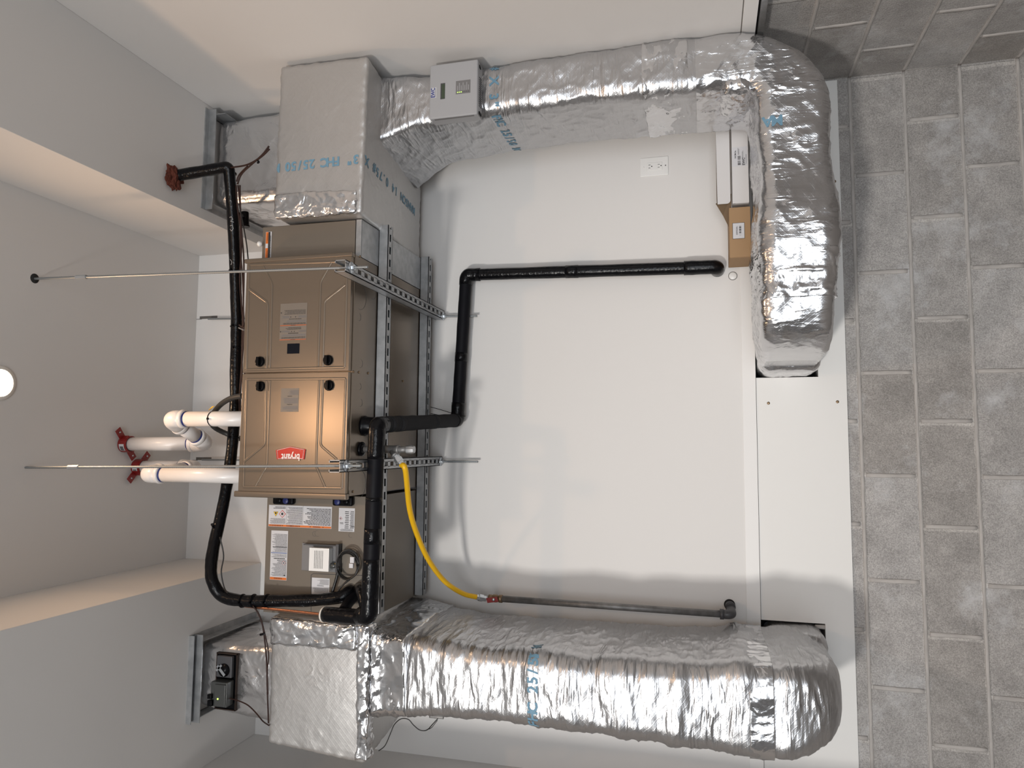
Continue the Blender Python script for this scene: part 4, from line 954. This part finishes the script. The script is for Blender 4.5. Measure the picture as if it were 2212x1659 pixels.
MB().obox(gp0 + V((-.002, -.022, -.022)), (.010, 0, .003), (0, .003, 0), (-.004, 0, .024)).build('lever', 'red', t, bevel=.001)
MB().lathe(gp0 + V((0, -.025, -.028)), (0, -1, 0), [(0, .007), (.004, .006)], 14).build('lever_screw', 'zinc', t)
t = thing('gas_pipe', 'grey iron gas pipe running down beside the left foil duct into the wall', 'pipe', tuple(gp1))
MB().tube([gp0 + V((0, 0, -.055)), gp1], .0135, 20).build('pipe', 'galvd', t)
mb = MB(); ew = aY(1575, 1306, YW); mb.tube(fillet([gp1 + V((0, 0, .03)), gp1 + V((0, 0, -.012)), V((ew.x, YW - .005, gp1.z - .006))], .022, 8), .0175, 20).lathe(gp1 + V((0, 0, .034)), (0, 0, -1), [(0, .020), (.014, .020)], 20).lathe(V((ew.x, 3.065, gp1.z - .008)), (0, 1, 0), [(0, .020), (.014, .020)], 20)
mb.build('elbow', 'dkgrey', t); MB().lathe((ew.x, YW - .0012, gp1.z - .006), (0, 1, 0), [(0, .022), (.001, .022)], 24).build('wall_hole', 'hole_shade', t)  # flat black disc paints the shade round the pipe entry

# grey flexible conduit behind the vent pipe
t = thing('flex_conduit', 'grey flexible conduit looping behind the first white vent pipe into the furnace top', 'conduit', tuple(aY(455, 890, 2.5)))
pts = densify(catmull([aY(524, 855, 2.46), aY(500, 860, 2.49), aY(478, 873, 2.53), aY(462, 892, 2.56), aY(456, 912, 2.60), aY(466, 925, 2.65), aY(490, 937, 2.69), aY(520, 948, 2.70)], 8), .0045)
MB().tube(pts, [.0105 + (.0007 if i % 2 else 0) for i in range(len(pts))], 16).build('conduit', 'greyconduit', t)
MB().tube(catmull([aY(451, 886, 2.49), aY(455, 882, 2.485), aY(460, 880, 2.485)]), .0016, 6).tube(catmull([aY(455, 884, 2.49), aY(458, 879, 2.485), aY(463, 878, 2.485)]), .0016, 6).build('yellow_label', 'yellow', t)

# ================================================================ CABLES
def cable(name, label, runs, mats, base):
    t = thing(name, label, 'cable', tuple(base))
    for nm, pts, r, m in runs: MB().tube(densify(catmull(pts, 6), .01), r, 8).build(nm, m, t)
    return t
cable('control_cable', 'bundle of brown control cables looping from the line set over the right foil duct', [
    ('wire', [aY(499, 362, 2.43), aY(530, 357, 2.40), aY(552, 347, 2.37), aY(568, 333, 2.35), aY(581, 316, 2.34)], .0036, 'brownwire'),
    ('wire', [aY(513, 398, 2.43), aY(522, 376, 2.42), aY(545, 354, 2.39), aY(568, 336, 2.35), aY(582, 322, 2.34)], .0034, 'brownwire'),
    ('wire', [aY(511, 392, 2.43), aY(517, 377, 2.42), aY(535, 358, 2.40)], .0028, 'brownwire'),
    ('cable_tie', [aY(556, 346, 2.37), aY(559, 350, 2.36), aY(556, 352, 2.36)], .004, 'black')], 0, aY(550, 350, 2.38))
cable('control_cable', 'thin dark cable hanging between the line set and the furnace corner', [
    ('wire', [aY(516, 440, 2.45), aY(522, 470, 2.46), aY(528, 500, 2.46), aY(533, 530, 2.46), aY(536, 560, 2.45)], .0026, 'blackwire')], 0, aY(520, 500, 2.46))
cable('control_cable', 'dark thin cable looping inside the bend of the black line set', [
    ('wire', [aY(475, 1160, 2.45), aY(483, 1200, 2.46), aY(478, 1235, 2.45), aY(484, 1268, 2.45), aY(492, 1281, 2.44)], .0026, 'blackwire')], 0, aY(480, 1210, 2.46))
cable('control_cable', 'brown cable with a tie, hanging across the foil duct under the left soffit', [
    ('wire', [aY(546, 1308, 2.46), aY(558, 1325, 2.47), aY(567, 1350, 2.48), aY(572, 1385, 2.49), aY(576, 1430, 2.49), aY(577, 1480, 2.49), aY(579, 1530, 2.49), aY(580, 1562, 2.495)], .003, 'brownwire'),
    ('wire', [aY(546, 1308, 2.455), aY(560, 1328, 2.465), aY(570, 1360, 2.475), aY(580, 1410, 2.485), aY(578, 1450, 2.49), aY(579, 1500, 2.49)], .0024, 'brownwire'),
    ('cable_tie', [aY(562, 1371, 2.47), aY(571, 1369, 2.47)], .0045, 'black')], 0, aY(574, 1400, 2.49))
cable('damper_cable', 'thin brown cable from the damper motor down to the left plenum edge', [
    ('wire', [aY(478, 1500, 2.61), aY(495, 1508, 2.62), aY(513, 1513, 2.62), aY(535, 1523, 2.61), aY(553, 1540, 2.60), aY(568, 1558, 2.56), aY(581, 1567, 2.5)], .0026, 'brownwire')], 0, aY(530, 1525, 2.6))
cable('sensor_cable', 'thin black wire curling from under the left plenum to a probe on the foil duct', [
    ('wire', [aY(818, 1622, 2.56), aY(832, 1610, 2.56), aY(844, 1583, 2.56), aY(852, 1565, 2.56), aY(866, 1553, 2.55), aY(882, 1554, 2.55), aY(893, 1566, 2.55), aY(907, 1577, 2.55), aY(922, 1577, 2.55), aY(934, 1565, 2.54), aY(946, 1552, 2.54)], .0018, 'blackwire'),
    ('wire', [aY(922, 1576, 2.55), aY(932, 1572, 2.54), aY(945, 1556, 2.54)], .0012, 'blackwire'),
    ('probe', [aY(928, 1547, 2.53), aY(948, 1549, 2.53), aY(958, 1550, 2.53)], .006, 'galvd')], 0, aY(880, 1560, 2.55))
cable('hanging_wire', 'two thin black tie wires between the rear rail and the black wall pipe', [
    ('wire', [aY(930, 879, 3.03), aY(955, 886, 3.04), aY(987, 896, 3.05)], .0014, 'black'),
    ('wire', [aY(930, 893, 3.03), aY(955, 898, 3.04), aY(987, 904, 3.05)], .0014, 'black')], 0, aY(955, 890, 3.04))
cable('furnace_wire', 'short grey and brown wires poking out over the top edge of the furnace', [
    ('wire', [aY(517, 702, 2.45), aY(522, 706, 2.43), aY(527, 704, 2.42)], .003, 'brownwire'), ('wire', [aY(516, 708, 2.45), aY(522, 711, 2.43), aY(527, 713, 2.42)], .003, 'midgrey'),
    ('wire', [aY(517, 684, 3.06), aY(526, 684, 3.06)], .008, 'galvd')], 0, aY(520, 706, 2.44))
p = aY(531, 458, 2.66); q = aY(533, 500, 2.66)
t = thing('junction_can', 'small black can-shaped fitting behind the line set, under the right soffit', 'fitting', tuple(q))
MB().lathe(aY(529, 458, 2.66), aY(530, 500, 2.66) - aY(529, 458, 2.66), [(0, .014), (.002, .0165), (.060, .0165), (.061, .019), (.068, .019)], 24).build('can', 'black', t, bevel=.001)
MB().tube([aY(527, 470, 2.66), aY(515, 462, 2.56)], .008, 12).build('neck', 'black', t)

# ================================================================ THINGS ON THE WALLS AND THE DUCT
# damper control panel on the duct drop
t = thing('zone_controller', 'light grey damper controller with a small screen, mounted on the right foil duct', 'controller', tuple(aY(980, 190, 2.50)))
yc = 2.462; P4 = [aY(928.5, 139, yc), aY(1030, 129, yc), aY(1033, 247, yc), aY(926.5, 257, yc)]
xr, xl = (P4[0].x + P4[1].x) / 2, (P4[2].x + P4[3].x) / 2; z1, z0 = (P4[0].z + P4[3].z) / 2, (P4[1].z + P4[2].z) / 2
MB().box(xl, xr, yc, yc + .022, z0, z1).build('cover', 'grey', t, bevel=.006, bseg=4)
mb = MB().box(xl + .004, xr - .004, yc + .02, yc + .062, z0 + .002, z1 - .002, 0)
mb.box(xl + .012, xl + .022, yc + .024, yc + .05, z0 - .001, z0 + .004, 1).box(xr - .022, xr - .012, yc + .022, yc + .04, z0 - .001, z0 + .004, 1)
for k in range(14): mb.box(xl + .045 + k * .0085, xl + .048 + k * .0085, yc + .028, yc + .054, z0 + .0008, z0 + .0025, 1)
mb.build('housing', ['grey', 'black'], t)
MB().box(xl - .0005, xl + .001, yc + .004, yc + .014, z0 + .015, z1 - .02).build('side_slot', 'midgrey', t)
s = Sheet((0, 0, 0), (1, 0, 0), (0, 0, 1), .001, .001, 'paper')
def front(u, v): return V((xl + (xr - xl) * u, yc, z1 - (z1 - z0) * v))      # u from the left, v from the top
o = front(.385, .035); s = Sheet(o, (1, 0, 0), (0, 0, 1), (xr - xl) * .19, (z1 - z0) * .115, 'paper', .0005); s.text('EWC', s.w / 2, s.h * .70, .0215, 'ewc', 1, True, .03, .8).lines(s.w * .08, s.w * .92, s.h * .8, s.h * .92, 1, 'greyink', .6, .02); s.build('logo_label', t, 'white label with navy EWC lettering')
o = front(.345, .235); s = Sheet(o, (1, 0, 0), (0, 0, 1), (xr - xl) * .29, (z1 - z0) * .095, 'dkgrey', .0005); s.rect(s.w * .03, s.w * .93, s.h * .25, s.h * .95, 'lcd').build('screen', t, 'green liquid crystal screen')
o = front(.40, .555); s = Sheet(o, (1, 0, 0), (0, 0, 1), (xr - xl) * .24, (z1 - z0) * .30, 'midgrey', .0006)
for k in range(7):
    v_ = .10 + .125 * k; s.rect(s.w * .10, s.w * .16, s.h * v_, s.h * (v_ + .06), 'led' if k < 3 else 'dkgrey'); s.lines(s.w * .25, s.w * (.65 + .2 * (k % 2)), s.h * v_, s.h * (v_ + .07), 1, 'grey', .7, .1)
s.build('indicator_strip', t, 'dark grey strip with three lit green dots')

# duplex outlet, wide side up
t = thing('wall_outlet', 'white duplex wall outlet mounted low on the white wall, next to the foil duct', 'outlet', tuple(aY(1413, 360, YW)))
a, b = aY(1382.5, 343, YW), aY(1444, 377, YW); x0, x1, z0, z1 = b.x, a.x + .0, b.z, a.z; x0 -= .002
MB().box(x0, x1, YW - .005, YW, z0, z1).build('cover_plate', 'white', t, bevel=.003, bseg=3)
cx, cz = (x0 + x1) / 2, (z0 + z1) / 2 - .002
rc = MB().box(cx - .0168, cx + .0168, YW - .0075, YW - .004, cz - .033, cz + .033).build('receptacle', 'white', t, bevel=.001)
for dz in (.020, -.020):
    mb = MB().box(cx - .0075, cx - .0055, YW - .0079, YW - .007, cz + dz - .002, cz + dz + .006).box(cx + .0055, cx + .0075, YW - .0079, YW - .007, cz + dz - .003, cz + dz + .006); mb.lathe((cx, YW - .0079, cz + dz - .008), (0, 1, 0), [(0, .0026), (.001, .0026)], 12)
    mb.build('slots', 'ink', rc)
for dz in (-.047, .047): MB().lathe((cx, YW - .0052, cz + dz), (0, -1, 0), [(0, .003), (.001, .0026)], 12).build('screw', 'midgrey' if dz < 0 else 'white', t)
c = aY(1583, 596, YW); t = thing('wall_plug', 'round white cap plugging a hole in the back wall under the black drain elbow', 'cap', tuple(c))
MB().lathe(c + V((0, -.0005, 0)), (0, 1, 0), [(0, .0185), (.0005, .0185)], 28).build('dark_gap', 'groove', t); MB().lathe(c, (0, -1, 0), [(0, .0165), (.003, .0165), (.005, .012), (.0055, .004)], 28).build('dome', 'white', t)

# cartons on the duct
yb = 2.955
t = thing('carton', 'long white cardboard carton with its lid open, lying on the low foil duct', 'box', (1.13, 3.0, 1.414))
a, b = aY(1579, 263, yb), aY(1617, 437, yb); body = MB().box(b.x, a.x, yb, 3.085, 1.414, a.z)
body = body.build('body', 'cardw', t, bevel=.0012)
MB().box(b.x - .001, b.x, yb + .002, yb + .075, 1.416, a.z - .012).build('end_flap', 'cardw', t)
l0, l1 = aY(1545.5, 274, yb), aY(1578, 440, yb)
n = 6; pts = [V((l0.x, 0, l0.z)), V((l0.x, 0, l1.z + .012))]; 
for k in range(n + 1): th = math.pi * 0 - k * math.pi / 2 / n; pts.append(V((l0.x - .012 + .012 * math.cos(th), 0, l1.z + .012 + .012 * math.sin(th))))
for k in range(n + 1): th = -math.pi / 2 - k * math.pi / 2 / n; pts.append(V((l1.x + .014 + .014 * math.cos(th), 0, l1.z + .014 + .014 * math.sin(th))))
pts.append(V((l1.x, 0, l0.z - .003))); pts = [p + V((0, yb - .004, 0)) for p in pts]
MB().poly(pts, (0, .002, 0)).build('lid', 'cardw', t)
tri = [aY(1546, 440, yb), aY(1580, 418, yb + .01), aY(1579, 500, yb + .045), aY(1562, 466, yb + .03)]
mb = MB().poly([tri[0], tri[1], tri[2], tri[3]], (0, .002, 0)).poly([V((l0.x, yb, l0.z)), V((l1.x, yb, l0.z)), V((l1.x, yb + .06, a.z + .004)), V((l0.x, yb + .06, a.z + .004))], (0, .002, .0)); o = mb.build('lid_underside', 'cardi', t); o['label'] = 'brown inside of the open lid'
p = aY(1619.5, 357, yb); q = aY(1581.5, 319, yb)
s = Sheet((p.x, yb, a.z - .002), (1, 0, 0), (0, 0, 1), q.x - p.x, a.z - 1.42, 'paper', .0004); W, H = s.w, s.h
s.text('NCM-3x', W * .42, H * .26, .009, 'ink', 1, False, .02).bars(W * .05, W * .55, H * .36, H * .56, 34).text('EWC', W * .03, H * .83, .014, 'ink', 1, False, .03).lines(W * .35, W * .8, H * .66, H * .76, 2, 'greyink').lines(W * .1, W * .6, H * .9, H * .96, 1, 'greyink').lines(W * .6, W * .95, H * .38, H * .5, 2, 'greyink'); s.build('label', body, 'white shipping label with a bar code')
yb = 2.935; a, b = aY(1574.5, 449, yb), aY(1618, 554, yb)
t = thing('carton', 'small brown cardboard carton beside the white one on the low foil duct', 'box', (.81, 2.99, 1.412))
body = MB().box(b.x, a.x, yb, 3.105, 1.412, a.z).build('body', 'cardb', t, bevel=.0015)
MB().box(b.x - .0014, b.x, yb + .003, 3.09, 1.414, a.z - .003).build('end_flap', 'cardb', t)
p, q = aY(1609, 515, yb), aY(1582, 482, yb); s = Sheet((p.x, yb, q.z), (1, 0, 0), (0, 0, 1), q.x - p.x, q.z - p.z, 'ink', .0003); s.rect(.0015, s.w - .0015, .0015, s.h - .0015, 'paper').bars(s.w * .15, s.w * .8, s.h * .55, s.h * .72, 30).lines(s.w * .25, s.w * .8, s.h * .3, s.h * .45, 3, 'greyink'); s.k = 2; s.build('label', body, 'white bar code label with a black border')

# recessed ceiling lamp
t = thing('recessed_light', 'small round recessed ceiling light glowing warm', 'ceiling light', (.215, 2.07, ZC))
MB().lathe((.215, 2.07, ZC), (0, 0, -1), [(0, .066), (.004, .064), (.007, .052)], 36).build('trim_ring', 'lamptrim', t)
MB().lathe((.215, 2.07, ZC - .0065), (0, 0, -1), [(0, .051), (.0015, .049), (.002, .02)], 36).build('lens', 'lens', t)
